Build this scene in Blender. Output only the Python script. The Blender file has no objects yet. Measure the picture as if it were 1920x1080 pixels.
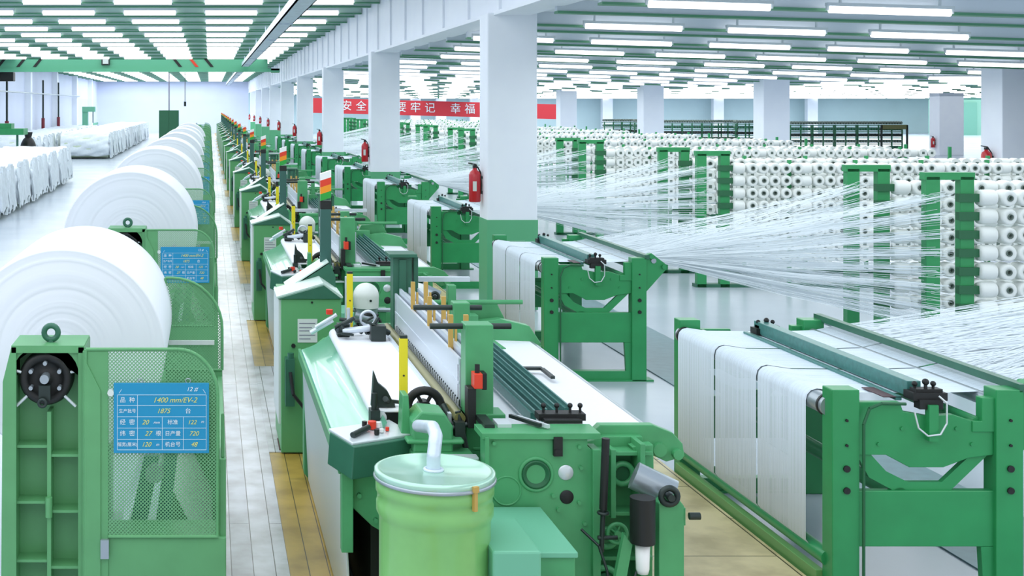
import bpy, bmesh, math, random
from mathutils import Vector, Matrix
random.seed(7)
scn = bpy.context.scene
C = scn.collection
PI = math.pi
# ------------------------------------------------------------------ camera, world, exposure
F = 2400.0; CH = 3.3; VX, VY = 393.0, 197.0
cam = bpy.data.cameras.new('camera'); camo = bpy.data.objects.new('camera', cam); C.objects.link(camo)
camo.location = (0, 0, CH); camo.rotation_euler = (PI/2, 0, 0)
cam.sensor_width = 36; cam.lens = F/1920*36
cam.shift_x = (960-VX)/1920; cam.shift_y = -(540-VY)/1920
cam.clip_start = .1; cam.clip_end = 400
scn.camera = camo
w = bpy.data.worlds.new('world'); scn.world = w; w.use_nodes = True
bg = w.node_tree.nodes['Background']; bg.inputs[0].default_value = (.86, .93, 1, 1); bg.inputs[1].default_value = 1.6
scn.view_settings.view_transform = 'Standard'; scn.view_settings.look = 'None'
scn.view_settings.gamma = 1; scn.view_settings.use_curve_mapping = False
scn.view_settings.exposure = -0.92

def area(name, loc, sx, sy, e, col=(.95, .98, 1)):
    l = bpy.data.lights.new(name, 'AREA'); l.shape = 'RECTANGLE'; l.size = sx; l.size_y = sy; l.energy = e; l.color = col
    o = bpy.data.objects.new(name, l); C.objects.link(o); o.location = loc; return o
# light of the tube rows, hung at lamp height
for i, (yy, ln) in enumerate(((6, 14), (24, 20), (48, 26), (80, 36), (122, 44), (143, 10))):
    area('left_bay_lamplight', (-4.2, yy, 6.05), 15, ln, 30*15*ln*.28)
    area('right_bay_lamplight', (12.3, yy, 4.05), 13, ln, 30*13*ln*.26)
    if yy > 40: area('outer_bay_lamplight', (30, yy, 3.9), 15, ln, 30*15*ln*.26)

area('far_wall_fill', (60, 130, 3.9), 76, 30, 76*30*14)  # fill light added to brighten the far right wall, beyond the tube rows
area('left_end_fill', (-4.2, 138, 6.05), 15, 24, 15*24*22)  # added fill that lifts the back wall of the left bay
area('far_bay_lamplight', (48, 105, 3.9), 34, 60, 34*60*3)

# ------------------------------------------------------------------ materials
def lin(c): return tuple(((v/255)/12.92 if v/255 <= .04045 else ((v/255+.055)/1.055)**2.4) for v in c)
MATS = {}
def mat(name, rgb, rough=.45, metal=0, spec=.5, noise=0, nscale=8, bump=0, emit=0, coat=0):
    if name in MATS: return MATS[name]
    m = bpy.data.materials.new(name); m.use_nodes = True; nt = m.node_tree; b = nt.nodes['Principled BSDF']
    col = (*lin(rgb), 1)
    b.inputs['Base Color'].default_value = col; b.inputs['Roughness'].default_value = rough
    b.inputs['Metallic'].default_value = metal; b.inputs['Specular IOR Level'].default_value = spec
    b.inputs['Coat Weight'].default_value = coat
    if emit:
        b.inputs['Emission Color'].default_value = col; b.inputs['Emission Strength'].default_value = emit
    if noise or bump:
        tc = nt.nodes.new('ShaderNodeTexCoord'); n = nt.nodes.new('ShaderNodeTexNoise'); n.inputs['Scale'].default_value = nscale
        n.inputs['Detail'].default_value = 5
        nt.links.new(tc.outputs['Object'], n.inputs['Vector'])
        if noise:
            r = nt.nodes.new('ShaderNodeValToRGB'); lo = tuple(v*(1-noise) for v in col[:3])+(1,); hi = tuple(min(1, v*(1+noise)) for v in col[:3])+(1,)
            r.color_ramp.elements[0].position = .3; r.color_ramp.elements[1].position = .7
            r.color_ramp.elements[0].color = lo; r.color_ramp.elements[1].color = hi
            nt.links.new(n.outputs['Fac'], r.inputs[0]); nt.links.new(r.outputs[0], b.inputs['Base Color'])
        if bump:
            bp = nt.nodes.new('ShaderNodeBump'); bp.inputs['Strength'].default_value = bump; bp.inputs['Distance'].default_value = .01
            nt.links.new(n.outputs['Fac'], bp.inputs['Height']); nt.links.new(bp.outputs[0], b.inputs['Normal'])
    MATS[name] = m; return m
GREEN = mat('loom_green_enamel', (78, 160, 106), .38, noise=.10, nscale=5)
LGREEN = mat('winder_green_enamel', (96, 162, 108), .4, noise=.08, nscale=4)
SGREEN = mat('stand_green_enamel', (44, 146, 86), .36, noise=.07, nscale=4)
DGREEN = mat('dark_green_enamel', (48, 104, 82), .4, noise=.08)
DEEP = mat('deep_green', (30, 96, 60), .5)
TEAL = mat('teal_steel', (70, 128, 122), .35, metal=.1, noise=.15, nscale=30)
COVER = mat('pale_green_glossy', (118, 196, 162), .18, metal=.25, coat=.4)
MINT = mat('mint_cover', (112, 184, 152), .35)
DRUMG = mat('drum_light_green', (128, 190, 112), .3, coat=.3, noise=.05)
DRUMLID = mat('drum_lid', (176, 216, 196), .2, metal=.35)
SILVER = mat('brushed_aluminium', (214, 222, 232), .35, metal=.35)
STEEL = mat('steel', (168, 178, 186), .3, metal=.55)
PALE = mat('pale_sheet_metal', (214, 222, 226), .3, metal=.35)
BLACK = mat('black_rubber', (22, 24, 24), .5)
DARKM = mat('dark_metal', (52, 62, 60), .4, metal=.5)
WHITE = mat('white_fabric', (238, 242, 248), .75, noise=.02, nscale=40)
ROLLW = mat('white_roll_cloth', (240, 243, 250), .8)
YARN = mat('white_yarn', (222, 232, 238), .6)
PACK = mat('yarn_package', (226, 231, 228), .65)
CORE = mat('package_core', (96, 112, 104), .6)
YELLOW = mat('yellow_paint', (232, 216, 36), .4)
OCHRE = mat('brass_wood', (196, 160, 84), .45)
BROWN = mat('brown_tube', (124, 120, 70), .35, metal=.3)
RED = mat('red_paint', (226, 62, 36), .4)
EXTR = mat('extinguisher_red', (190, 24, 36), .3, coat=.3)
ORANGE = mat('orange_lens', (246, 150, 30), .35)
LGRN = mat('green_lens', (40, 160, 60), .35)
LWHITE = mat('white_lens', (244, 244, 244), .35)
BLUE = mat('blue_sign', (20, 142, 188), .45)
INK = mat('sign_white_ink', (226, 240, 246), .5)
YINK = mat('sign_yellow_ink', (226, 222, 120), .5)
PAPER = mat('paper', (214, 222, 218), .6)
GREYINK = mat('grey_ink', (120, 120, 140), .6)
GALV = mat('galvanised', (206, 218, 230), .4, metal=.25, noise=.12, nscale=6)
COLW = mat('white_column_paint', (240, 245, 255), .55, noise=.02, nscale=2)
WALLL = mat('white_wall_paint', (214, 222, 244), .7, noise=.03, nscale=.4)
WALLR = mat('pale_teal_wall_paint', (196, 220, 226), .7, noise=.04, nscale=.3)
BAND = mat('column_green_band', (92, 172, 126), .45)
CEIL = mat('ceiling_panel', (232, 238, 244), .6, noise=.06, nscale=.6)
RIB = mat('ceiling_rib_green', (84, 146, 112), .5)
TUBE = mat('lamp_tube', (255, 252, 252), .4, emit=6)
HOUS = mat('lamp_housing', (205, 215, 220), .4)
WRAP = mat('wrapped_plastic', (228, 236, 242), .35, bump=.6, nscale=9, noise=.05)
WRAPC = mat('wrapped_cloth_underside', (208, 222, 196), .6)
BRED = mat('banner_red', (206, 52, 62), .6)
DIRT = mat('dark_brown_board', (74, 34, 28), .6)

def floor_mat():
    m = bpy.data.materials.new('polished_floor'); m.use_nodes = True; nt = m.node_tree; b = nt.nodes['Principled BSDF']
    tc = nt.nodes.new('ShaderNodeTexCoord'); n = nt.nodes.new('ShaderNodeTexNoise'); n.inputs['Scale'].default_value = .5; n.inputs['Detail'].default_value = 6
    r = nt.nodes.new('ShaderNodeValToRGB'); r.color_ramp.elements[0].color = (*lin((162, 174, 186)), 1); r.color_ramp.elements[1].color = (*lin((198, 207, 218)), 1)
    nt.links.new(tc.outputs['Object'], n.inputs['Vector']); nt.links.new(n.outputs['Fac'], r.inputs[0]); nt.links.new(r.outputs[0], b.inputs['Base Color'])
    b.inputs['Roughness'].default_value = .22
    return m
def plank_mat(name, cols, rough, bw, bh, mort):
    # boards running along Y; brick texture with its own tone per board
    m = bpy.data.materials.new(name); m.use_nodes = True; nt = m.node_tree; b = nt.nodes['Principled BSDF']
    tc = nt.nodes.new('ShaderNodeTexCoord'); mp = nt.nodes.new('ShaderNodeMapping'); mp.inputs['Rotation'].default_value = (0, 0, PI/2)
    br = nt.nodes.new('ShaderNodeTexBrick'); br.inputs['Scale'].default_value = 1; br.inputs['Brick Width'].default_value = bw; br.inputs['Row Height'].default_value = bh
    br.inputs['Mortar Size'].default_value = mort; br.inputs['Color1'].default_value = (*lin(cols[0]), 1); br.inputs['Color2'].default_value = (*lin(cols[1]), 1)
    br.inputs['Mortar'].default_value = (*lin((70, 60, 40)), 1)
    n = nt.nodes.new('ShaderNodeTexNoise'); n.inputs['Scale'].default_value = 3; n.inputs['Detail'].default_value = 8
    mx = nt.nodes.new('ShaderNodeMix'); mx.data_type = 'RGBA'; mx.blend_type = 'MULTIPLY'; mx.inputs[0].default_value = .6
    r = nt.nodes.new('ShaderNodeValToRGB'); r.color_ramp.elements[0].position = .35; r.color_ramp.elements[0].color = (.45, .42, .36, 1); r.color_ramp.elements[1].position = .6
    nt.links.new(tc.outputs['Object'], mp.inputs[0]); nt.links.new(mp.outputs[0], br.inputs['Vector']); nt.links.new(tc.outputs['Object'], n.inputs['Vector'])
    nt.links.new(n.outputs['Fac'], r.inputs[0]); nt.links.new(br.outputs['Color'], mx.inputs[6]); nt.links.new(r.outputs[0], mx.inputs[7])
    nt.links.new(mx.outputs[2], b.inputs['Base Color']); b.inputs['Roughness'].default_value = rough
    return m
FLOORM = floor_mat()
PLANKG = plank_mat('worn_grey_planks', ((214, 214, 218), (188, 189, 194)), .25, 5.0, .155, .0035)
PLANKY = plank_mat('yellow_planks', ((204, 172, 92), (180, 148, 66)), .35, 5.6, .14, .0035)
PLY = plank_mat('plywood_platform', ((222, 208, 164), (212, 198, 150)), .4, 1.6, 1.3, .006)
def mesh_guard_mat():
    m = bpy.data.materials.new('perforated_green_mesh'); m.use_nodes = True; nt = m.node_tree; b = nt.nodes['Principled BSDF']
    b.inputs['Base Color'].default_value = (*lin((110, 172, 122)), 1); b.inputs['Roughness'].default_value = .4
    tc = nt.nodes.new('ShaderNodeTexCoord'); sp = nt.nodes.new('ShaderNodeSeparateXYZ'); nt.links.new(tc.outputs['Object'], sp.inputs[0])
    def mth(op, a, bb=None):
        n = nt.nodes.new('ShaderNodeMath'); n.operation = op
        for i, v in enumerate((a, bb)):
            if v is None: continue
            if hasattr(v, 'links'): nt.links.new(v, n.inputs[i])
            else: n.inputs[i].default_value = v
        return n.outputs[0]
    k = 2*PI/.022
    s = mth('ADD', sp.outputs['X'], sp.outputs['Y'])
    a = mth('SINE', mth('MULTIPLY', mth('ADD', s, sp.outputs['Z']), k)); c = mth('SINE', mth('MULTIPLY', mth('SUBTRACT', s, sp.outputs['Z']), k))
    hole = mth('LESS_THAN', mth('MAXIMUM', a, c), .62)
    tr = nt.nodes.new('ShaderNodeBsdfTransparent'); mx = nt.nodes.new('ShaderNodeMixShader')
    nt.links.new(hole, mx.inputs[0]); nt.links.new(b.outputs[0], mx.inputs[1]); nt.links.new(tr.outputs[0], mx.inputs[2])
    nt.links.new(mx.outputs[0], nt.nodes['Material Output'].inputs[0])
    return m
MESHG = mesh_guard_mat()

# ------------------------------------------------------------------ mesh helpers
def wx(px, Y): return (px-VX)*Y/F
def wz(py, Y): return CH-(py-VY)*Y/F
class MB:
    def __init__(s): s.v = []; s.f = []; s.mi = []; s.cur = 0; s.sm = []
    def m(s, i): s.cur = i; return s
    def add(s, vs, fs, smooth=False):
        b = len(s.v); s.v += [tuple(v) for v in vs]
        for f in fs: s.f.append([b+i for i in f]); s.mi.append(s.cur); s.sm.append(smooth)
        return s
    def box(s, x0, x1, y0, y1, z0, z1):
        vs = [(x, y, z) for z in (z0, z1) for y in (y0, y1) for x in (x0, x1)]
        return s.add(vs, [(0, 2, 3, 1), (4, 5, 7, 6), (0, 1, 5, 4), (2, 6, 7, 3), (0, 4, 6, 2), (1, 3, 7, 5)])
    def obox(s, c, size, rz=0, rx=0, ry=0):
        M = Matrix.Rotation(rz, 3, 'Z') @ Matrix.Rotation(ry, 3, 'Y') @ Matrix.Rotation(rx, 3, 'X'); c = Vector(c)
        h = [v/2 for v in size]
        vs = [c+M@Vector((x*h[0], y*h[1], z*h[2])) for z in (-1, 1) for y in (-1, 1) for x in (-1, 1)]
        return s.add(vs, [(0, 2, 3, 1), (4, 5, 7, 6), (0, 1, 5, 4), (2, 6, 7, 3), (0, 4, 6, 2), (1, 3, 7, 5)])
    def cyl(s, a, b, r, n=12, r2=None, cap=True):
        a = Vector(a); b = Vector(b); d = (b-a).normalized(); r2 = r if r2 is None else r2
        u = d.orthogonal().normalized(); w_ = d.cross(u)
        vs = [p+(u*math.cos(2*PI*i/n)+w_*math.sin(2*PI*i/n))*q for p, q in ((a, r), (b, r2)) for i in range(n)]
        s.add(vs, [(i, (i+1) % n, n+(i+1) % n, n+i) for i in range(n)], True)
        if cap: s.add(vs, [tuple(range(n-1, -1, -1)), tuple(range(n, 2*n))])
        return s
    def lathe(s, prof, origin, axis='Z', n=32, smooth=True):
        # prof: (radius, height) along the axis
        o = Vector(origin); vs = []
        for r, h in prof:
            for i in range(n):
                c, q = r*math.cos(2*PI*i/n), r*math.sin(2*PI*i/n)
                vs.append(o+Vector({'Z': (c, q, h), 'Y': (c, h, q), 'X': (h, c, q)}[axis]))
        fs = []
        for j in range(len(prof)-1):
            for i in range(n):
                k = (i+1) % n; q = (j*n+i, j*n+k, (j+1)*n+k, (j+1)*n+i)
                fs.append(q if axis != 'Y' else q[::-1])
        return s.add(vs, fs, smooth)
    def prism(s, poly, y0, y1, plane='XZ', hole=None):
        n = len(poly)
        P = lambda p, t: {'XZ': (p[0], t, p[1]), 'YZ': (t, p[0], p[1]), 'XY': (p[0], p[1], t)}[plane]
        vs = [P(p, y0) for p in poly]+[P(p, y1) for p in poly]
        return s.add(vs, [tuple(range(n)), tuple(range(2*n-1, n-1, -1))]+[(i, n+i, n+(i+1) % n, (i+1) % n) for i in range(n)])
    def path(s, pts, r, n=8):
        for a, b in zip(pts[:-1], pts[1:]): s.cyl(a, b, r, n)
        return s
    def torus(s, c, R, r, axis='Y', n=20, k=8, a0=0, a1=2*PI):
        c = Vector(c); vs = []; full = abs(a1-a0-2*PI) < 1e-6; nn = n if full else n+1
        for i in range(nn):
            a = a0+(a1-a0)*i/n
            for j in range(k):
                b = 2*PI*j/k; q = R+r*math.cos(b); h = r*math.sin(b)
                vs.append(c+Vector({'Y': (q*math.cos(a), h, q*math.sin(a)), 'Z': (q*math.cos(a), q*math.sin(a), h), 'X': (h, q*math.cos(a), q*math.sin(a))}[axis]))
        fs = [(i*k+j, ((i+1) % nn)*k+j, ((i+1) % nn)*k+(j+1) % k, i*k+(j+1) % k) for i in range(n) for j in range(k)]
        return s.add(vs, fs, True)
    def sphere(s, c, r, n=16, k=10, sc=(1, 1, 1), lo=-PI/2, hi=PI/2):
        prof = [(r*math.cos(lo+(hi-lo)*i/k), r*math.sin(lo+(hi-lo)*i/k)) for i in range(k+1)]
        c = Vector(c); vs = [c+Vector((p*math.cos(2*PI*i/n)*sc[0], p*math.sin(2*PI*i/n)*sc[1], h*sc[2])) for p, h in prof for i in range(n)]
        return s.add(vs, [(j*n+i, j*n+(i+1) % n, (j+1)*n+(i+1) % n, (j+1)*n+i) for j in range(k) for i in range(n)], True)
    def grid(s, fn, nu, nv, smooth=True):
        vs = [fn(i/nu, j/nv) for j in range(nv+1) for i in range(nu+1)]
        return s.add(vs, [(j*(nu+1)+i, j*(nu+1)+i+1, (j+1)*(nu+1)+i+1, (j+1)*(nu+1)+i) for j in range(nv) for i in range(nu)], smooth)
    def build(s, name, mats, parent=None, bevel=0, fix=True):
        me = bpy.data.meshes.new(name)
        off = Vector(root_loc(parent)) if parent else Vector((0, 0, 0))
        me.from_pydata([tuple(Vector(v)-off) for v in s.v], [], s.f)
        if not isinstance(mats, (list, tuple)): mats = [mats]
        for m_ in mats: me.materials.append(m_)
        me.polygons.foreach_set('material_index', s.mi); me.polygons.foreach_set('use_smooth', s.sm)
        if fix:
            bm = bmesh.new(); bm.from_mesh(me); bmesh.ops.recalc_face_normals(bm, faces=bm.faces); bm.to_mesh(me); bm.free()
        me.update()
        o = bpy.data.objects.new(name, me); C.objects.link(o)
        if parent: o.parent = parent
        if bevel:
            b = o.modifiers.new('bevel', 'BEVEL'); b.width = bevel; b.segments = 2; b.limit_method = 'ANGLE'; b.angle_limit = .6
        return o
def root_loc(o):
    l = Vector((0, 0, 0))
    while o is not None: l = l+Vector(o.location); o = o.parent
    return l
def tag(o, label=None, cat=None, group=None, kind=None):
    if label: o['label'] = label
    if cat: o['category'] = cat
    if group: o['group'] = group
    if kind: o['kind'] = kind
    return o
def thing(name, label, cat, loc, group=None):
    o = bpy.data.objects.new(name, None); C.objects.link(o); o.location = loc; o.empty_display_size = .1
    return tag(o, label, cat, group)
def struct(o): o['kind'] = 'structure'; return o
def copy_tree(o, dloc=None, label=None, parent=None):
    c = o.copy(); C.objects.link(c)
    if parent is not None: c.parent = parent
    if dloc is not None: c.location = Vector(o.location)+Vector(dloc)
    if label: c['label'] = label
    for ch in list(o.children): copy_tree(ch, parent=c)
    return c
ORD = ['first', 'second', 'third', 'fourth', 'fifth', 'sixth', 'seventh', 'eighth', 'ninth', 'tenth', 'eleventh', 'twelfth', 'thirteenth', 'fourteenth', 'fifteenth', 'sixteenth', 'seventeenth', 'eighteenth', 'nineteenth', 'twentieth'] + ['%dth' % i for i in range(21, 80)]
ORD = [('%dst' % (i+1) if (i+1) % 10 == 1 and i > 20 else '%dnd' % (i+1) if (i+1) % 10 == 2 and i > 20 else '%drd' % (i+1) if (i+1) % 10 == 3 and i > 20 else w_) for i, w_ in enumerate(ORD)]
def near(k): return 'nearest' if k == 0 else ORD[k]+' nearest'
def text_mesh(s, size, loc, m, parent, name='lettering', ext=.002, rz=0, shear=0, align='CENTER', ry=0, sx=1):
    cu = bpy.data.curves.new('t', 'FONT'); cu.body = s; cu.size = size; cu.extrude = ext; cu.align_x = align; cu.align_y = 'CENTER'; cu.shear = shear
    t = bpy.data.objects.new('t', cu); C.objects.link(t)
    dg = bpy.context.evaluated_depsgraph_get(); me = bpy.data.meshes.new_from_object(t.evaluated_get(dg)); me.materials.clear(); me.materials.append(m)
    bpy.data.objects.remove(t)
    me.transform(Matrix.Rotation(rz, 4, 'Z') @ Matrix.Rotation(ry, 4, 'Y') @ Matrix.Rotation(PI/2, 4, 'X') @ Matrix.Scale(sx, 4, (1, 0, 0)))
    o = bpy.data.objects.new(name, me); C.objects.link(o); o.parent = parent
    o.location = Vector(loc)-root_loc(parent); return o

P = 7.4        # pitch of the machines along the hall
# ------------------------------------------------------------------ the hall
XL, XR, YB = -13.3, 100.0, 152.0
ZL = 6.35      # left bay slab underside
def zr(x): return 4.83-.03*(min(x, 22)-5)   # right bay slab
b = MB(); b.add([(XL, 2, 0), (XR, 2, 0), (XR, YB, 0), (XL, YB, 0)], [(0, 1, 2, 3)]); struct(b.build('floor', FLOORM, fix=False))
b = MB(); b.box(XL-.3, XL, 2, YB, 0, ZL+.2); struct(b.build('wall_left', WALLL))
b = MB(); b.box(XL-.3, 4.6, YB, YB+.3, 0, ZL+.2); struct(b.build('wall_back', WALLL))
b = MB(); b.box(4.6, XR, YB, YB+.3, 0, 5.2); struct(b.build('wall_far_right', WALLR))
b = MB(); b.box(XL, 5.2, 2, YB, ZL, ZL+.15); struct(b.build('ceiling', CEIL))
b = MB(); pr = [(5.0, zr(5)), (22, zr(22)), (XR, zr(22)), (XR, zr(22)+.15), (22, zr(22)+.15), (5.0, zr(5)+.15)]
b.prism(pr, 2, YB); struct(b.build('ceiling_right_bay', CEIL))
# clerestory wall on the column line
b = MB(); b.box(4.62, 5.05, 2, YB, 4.78, ZL)
for i in range(60):
    y = 8+i*2.45
    if y < YB: b.box(4.575, 4.62, y, y+.12, 4.80, ZL)
b.box(4.55, 5.15, 2, YB, 4.74, 4.80)
struct(b.build('wall_clerestory', COLW))
# ceiling ribs: every rib a length of trim
n_ = 0
rl = MB(); rr = MB()
LROW = [14+4.1*i for i in range(34)]; RROW = [12+4.3*i for i in range(33)]
for i, y in enumerate(LROW):
    for dy, ww, hh in ((.16, .12, .26), (2.1, .12, .22)):
        rl.m(0).box(XL, 4.6, y+dy, y+dy+ww, ZL-hh, ZL)
        rl.m(1).box(XL, 4.6, y+dy-.03, y+dy+ww+.03, ZL-hh-.04, ZL-hh)
for i, y in enumerate(RROW):
    for dy, ww, hh in ((.2, .12, .20), (2.3, .12, .16)):
        pr = [(5.05, zr(5)), (22, zr(22)), (XR, zr(22)), (XR, zr(22)-hh), (22, zr(22)-hh), (5.05, zr(5)-hh)]
        rr.m(0).prism(pr, y+dy, y+dy+ww)
        pr = [(x_, z_-hh if q_ < 3 else z_-.035) for q_, (x_, z_) in enumerate(pr)]
        rr.m(1).prism(pr, y+dy-.04, y+dy+ww+.04)
struct(rl.build('trim_1', [mat('rib_web_left', (176, 204, 194), .5), RIB])); struct(rr.build('trim_2', [mat('rib_web_right', (216, 226, 236), .5), RIB]))
# columns
def column(x0, y0, ztop, wdt=.8, dep=.6, band=True):
    b = MB(); b.m(0).box(x0, x0+wdt, y0, y0+dep, 0, ztop)
    c_ = b.build('column', [COLW], bevel=.02); struct(c_)
    if band:
        q = MB(); q.box(x0-.008, x0+wdt+.008, y0-.008, y0+dep+.008, 0.02, 1.46); g = q.build('painted_band', BAND, c_)
    return c_
def column_label(c_, s): c_['label'] = s
YC = [20.5+14.8*i for i in range(9)]
for i, y in enumerate(YC):
    c_ = column(4.45, y, 4.78); column_label(c_, 'white square column with a green foot, %s in the line beside the looms' % near(i))
for i, y in enumerate((32.3, 46.2, 59, 73, 88)):
    c_ = column(20, y, zr(20), .95, .9, False); column_label(c_, 'white square column beyond the creels, %s of that line' % near(i))
for i, x in enumerate((23.5, 26.5, 30.5, 46, 59, 70)):
    c_ = column(x, YB-2.2, zr(22), 1.2, .8, False); column_label(c_, 'pale pillar against the far right wall, %s from the left' % ORD[i])
# left wall pilasters
for i, y in enumerate((44, 60, 76, 92, 108, 124, 140)):
    b = MB(); b.box(XL, XL+.45, y, y+.8, 0, ZL); struct(b.build('trim_%d' % (3+i), COLW))
b = MB(); b.box(XL, XL+.06, 30, YB, 1.0, 1.25); struct(b.build('trim_10', BAND))
# right green-tinted bay walls in the far right
b = MB(); b.box(38, 38.6, 66, YB, 0, 5); 
# ------------------------------------------------------------------ walkway and platforms
b = MB(); b.box(.1, .56, 2, 150, 0, .03); struct(b.build('floor_grey_planks', PLANKG))
b = MB(); b.box(.56, .98, 2, 150, 0, .028); pk = struct(b.build('floor_yellow_planks', PLANKY))
for k in range(17):
    b = MB(); b.box(.56, .985, 12.05+P*k, 16.0+P*k, .028, .036); struct(b.build('floor_steel_planks', PLANKG))
for k in range(4):
    b = MB(); b.box(2.55, 3.93, 3+P*k, 11.4+P*k if k == 0 else 9.9+P*k, .002, .2) if False else b.box(2.55, 3.93, 4.2+P*k, 11.5+P*k, .002, .2)
    struct(b.build('floor_plywood_platform', PLY))
b = MB(); b.box(5.45, 6.5, 6, 40, .001, .012); struct(b.build('floor_trench_cover', mat('trench_steel', (104, 136, 144), .35, metal=.2, noise=.1)))
b = MB(); b.box(.66, 1.3, 12.1, 12.5, .037, .05); tag(b.build('step_board', DIRT), 'dark red-brown board on the aisle below the nearest control cabinet', 'board')

# ------------------------------------------------------------------ lamps
def lamp_proto(L=1.5):
    r = thing('fluorescent_lamp', 'x', 'lamp', (0, 0, 0))
    b = MB(); b.box(-L/2-.06, L/2+.06, -.06, .06, .03, .10); b.box(-L/2+.1, -L/2+.13, -.015, .015, .1, .32); b.box(L/2-.13, L/2-.1, -.015, .015, .1, .32); b.box(-L/2-.06, -L/2-.03, -.03, .03, -.06, .03); b.box(L/2+.03, L/2+.06, -.03, .03, -.06, .03); b.build('housing', HOUS, r)
    b = MB(); b.lathe([(0, -L/2-.02), (.07, -L/2-.02), (.07, L/2+.02), (0, L/2+.02)], (0, 0, -.045), 'X', 10); b.build('tube', TUBE, r)
    return r
lamps = []
for ri, y in enumerate(LROW):
    for ci in range(7):
        x = -11.6+2.45*ci; z = 6.12
        s = F/y; u, v = VX+x*s, VY-(z-CH)*s
        if -60 < u < 1980 and v > -20: lamps.append((y, x, z, u, 'left', ri, ci, 0))
for ri, y in enumerate(RROW):
    off = (ri*0.77) % 2.3
    ncol = int((y*.66-5)/2.3)+1
    for ci in range(max(0, ncol)):
        x = 5.9+2.3*ci+off*.6; z = zr(x)-.2
        s = F/y; u, v = VX+x*s, VY-(z-CH)*s
        if u < 1990 and v > -12 and not (46.5 < x < 51 and 83 < y < 86) and not (19 < x < 22 and any(abs(y-q-.4) < .8 for q in (32.3, 46.2, 59, 73, 88, 104, 122))): lamps.append((y, x, z, u, 'right', ri, ci, .0))
lamps.sort(key=lambda t: t[0]); lamps_near = lamps[:300]; far = lamps[300:]
lp = lamp_proto()
for i, (y, x, z, u, side, ri, ci, _) in enumerate(lamps_near):
    o = lp if i == 0 else copy_tree(lp)
    o.location = (x, y, z); o.scale = (1, 1, 1) if side == 'left' else (1, .62, .62); o.rotation_euler = (0, math.atan(.03) if side == 'right' and x < 22 else 0, 0)
    if side == 'left': o['label'] = 'high ceiling tube lamp in the %s row, %s from the left wall' % (near(ri-5 if ri > 5 else 0), ORD[ci])
    else: o['label'] = 'low ceiling tube lamp in the %s row, %s from the columns' % (near(max(0, ri)), ORD[ci])
    o['group'] = 'tube lamps of the %s ceiling' % ('high' if side == 'left' else 'low')
b = MB()
for (y, x, z, *_r) in far: b.box(x-.75, x+.75, y-.05, y+.05, z-.05, z+.0)
tag(b.build('fluorescent_lamp_rows', TUBE), 'far rows of glowing tube lamps merging under the distant ceiling', 'lamps', kind='stuff')

# ------------------------------------------------------------------ overhead duct, crane, pipes
r = thing('ceiling_duct', 'silver cable duct running along the high ceiling toward the far wall', 'duct', (2.15, 20, 5.7))
for ya_, yb_ in ((20, 76.85), (77.65, YB-1)):
    b = MB(); b.box(1.92, 2.36, ya_, yb_, 5.60, 5.64); b.box(1.92, 1.95, ya_, yb_, 5.60, 5.84); b.box(2.33, 2.36, ya_, yb_, 5.60, 5.84); b.build('tray', GALV, r)
for ya_, yb_ in ((20, 76.85), (77.65, YB-1)):
    b = MB(); b.cyl((2.1, ya_, 5.73), (2.1, yb_, 5.73), .05, 10); b.cyl((2.22, ya_, 5.72), (2.22, yb_, 5.72), .04, 10); b.build('conduit', SILVER, r)
for i in range(14):
    b = MB(); y = 27+9*i; b.box(1.95, 1.98, y, y+.05, 5.6, 6.35); b.box(2.32, 2.35, y, y+.05, 5.6, 6.35); b.box(1.95, 2.35, y, y+.05, 5.56, 5.6); b.build('hanger', GALV, r)
YK = 77.0
r = thing('overhead_crane', 'green overhead crane girder with black and red stripes spanning the high bay', 'crane', (-4.3, YK, 5.2))
b = MB(); b.box(XL+.1, 4.22, YK, YK+.5, 5.38, 5.5); b.box(XL+.1, 3.5, YK+.12, YK+.3, 5.45, 6.2); b.box(XL+.1, 4.22, YK-.05, YK+.55, 5.3, 5.38); b.build('girder', mat('crane_green', (96, 176, 140), .4), r)
for x, m_ in ((-12.4, BLACK), (-11.2, BLACK), (-10.2, BLACK), (-2.3, BLACK), (-1.3, RED), (-.4, BLACK)):
    d = -.45 if x < -5 else .45
    b = MB(); b.prism([(x, 6.15), (x+.2, 6.15), (x+.2+d, 5.6), (x+d, 5.6)], YK+.08, YK+.12); b.build('stripe', m_, r)
b = MB(); b.box(-6.5, -6.0, YK-.1, YK+.1, 5.7, 6.15); b.build('number_plate', DARKM, r)
b = MB(); b.box(-6.42, -6.08, YK-.12, YK-.1, 5.78, 6.07); b.build('plate_face', PAPER, r)
b = MB(); b.box(3.7, 4.2, YK, YK+.4, 5.25, 5.5); b.build('end_carriage', GREEN, r)
r = thing('crane_hoist', 'dark hoist trolley hanging under the crane at the left edge', 'hoist', (-13, 78, 5))
b = MB(); b.box(-13.2, -11.9, 77.6, 78.4, 4.75, 5.3); b.build('motor', BLACK, r, .03); b = MB(); b.cyl((-12.6, 78, 5.3), (-12.6, 78, 6.3), .05); b.build('hanger', DARKM, r)
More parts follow.
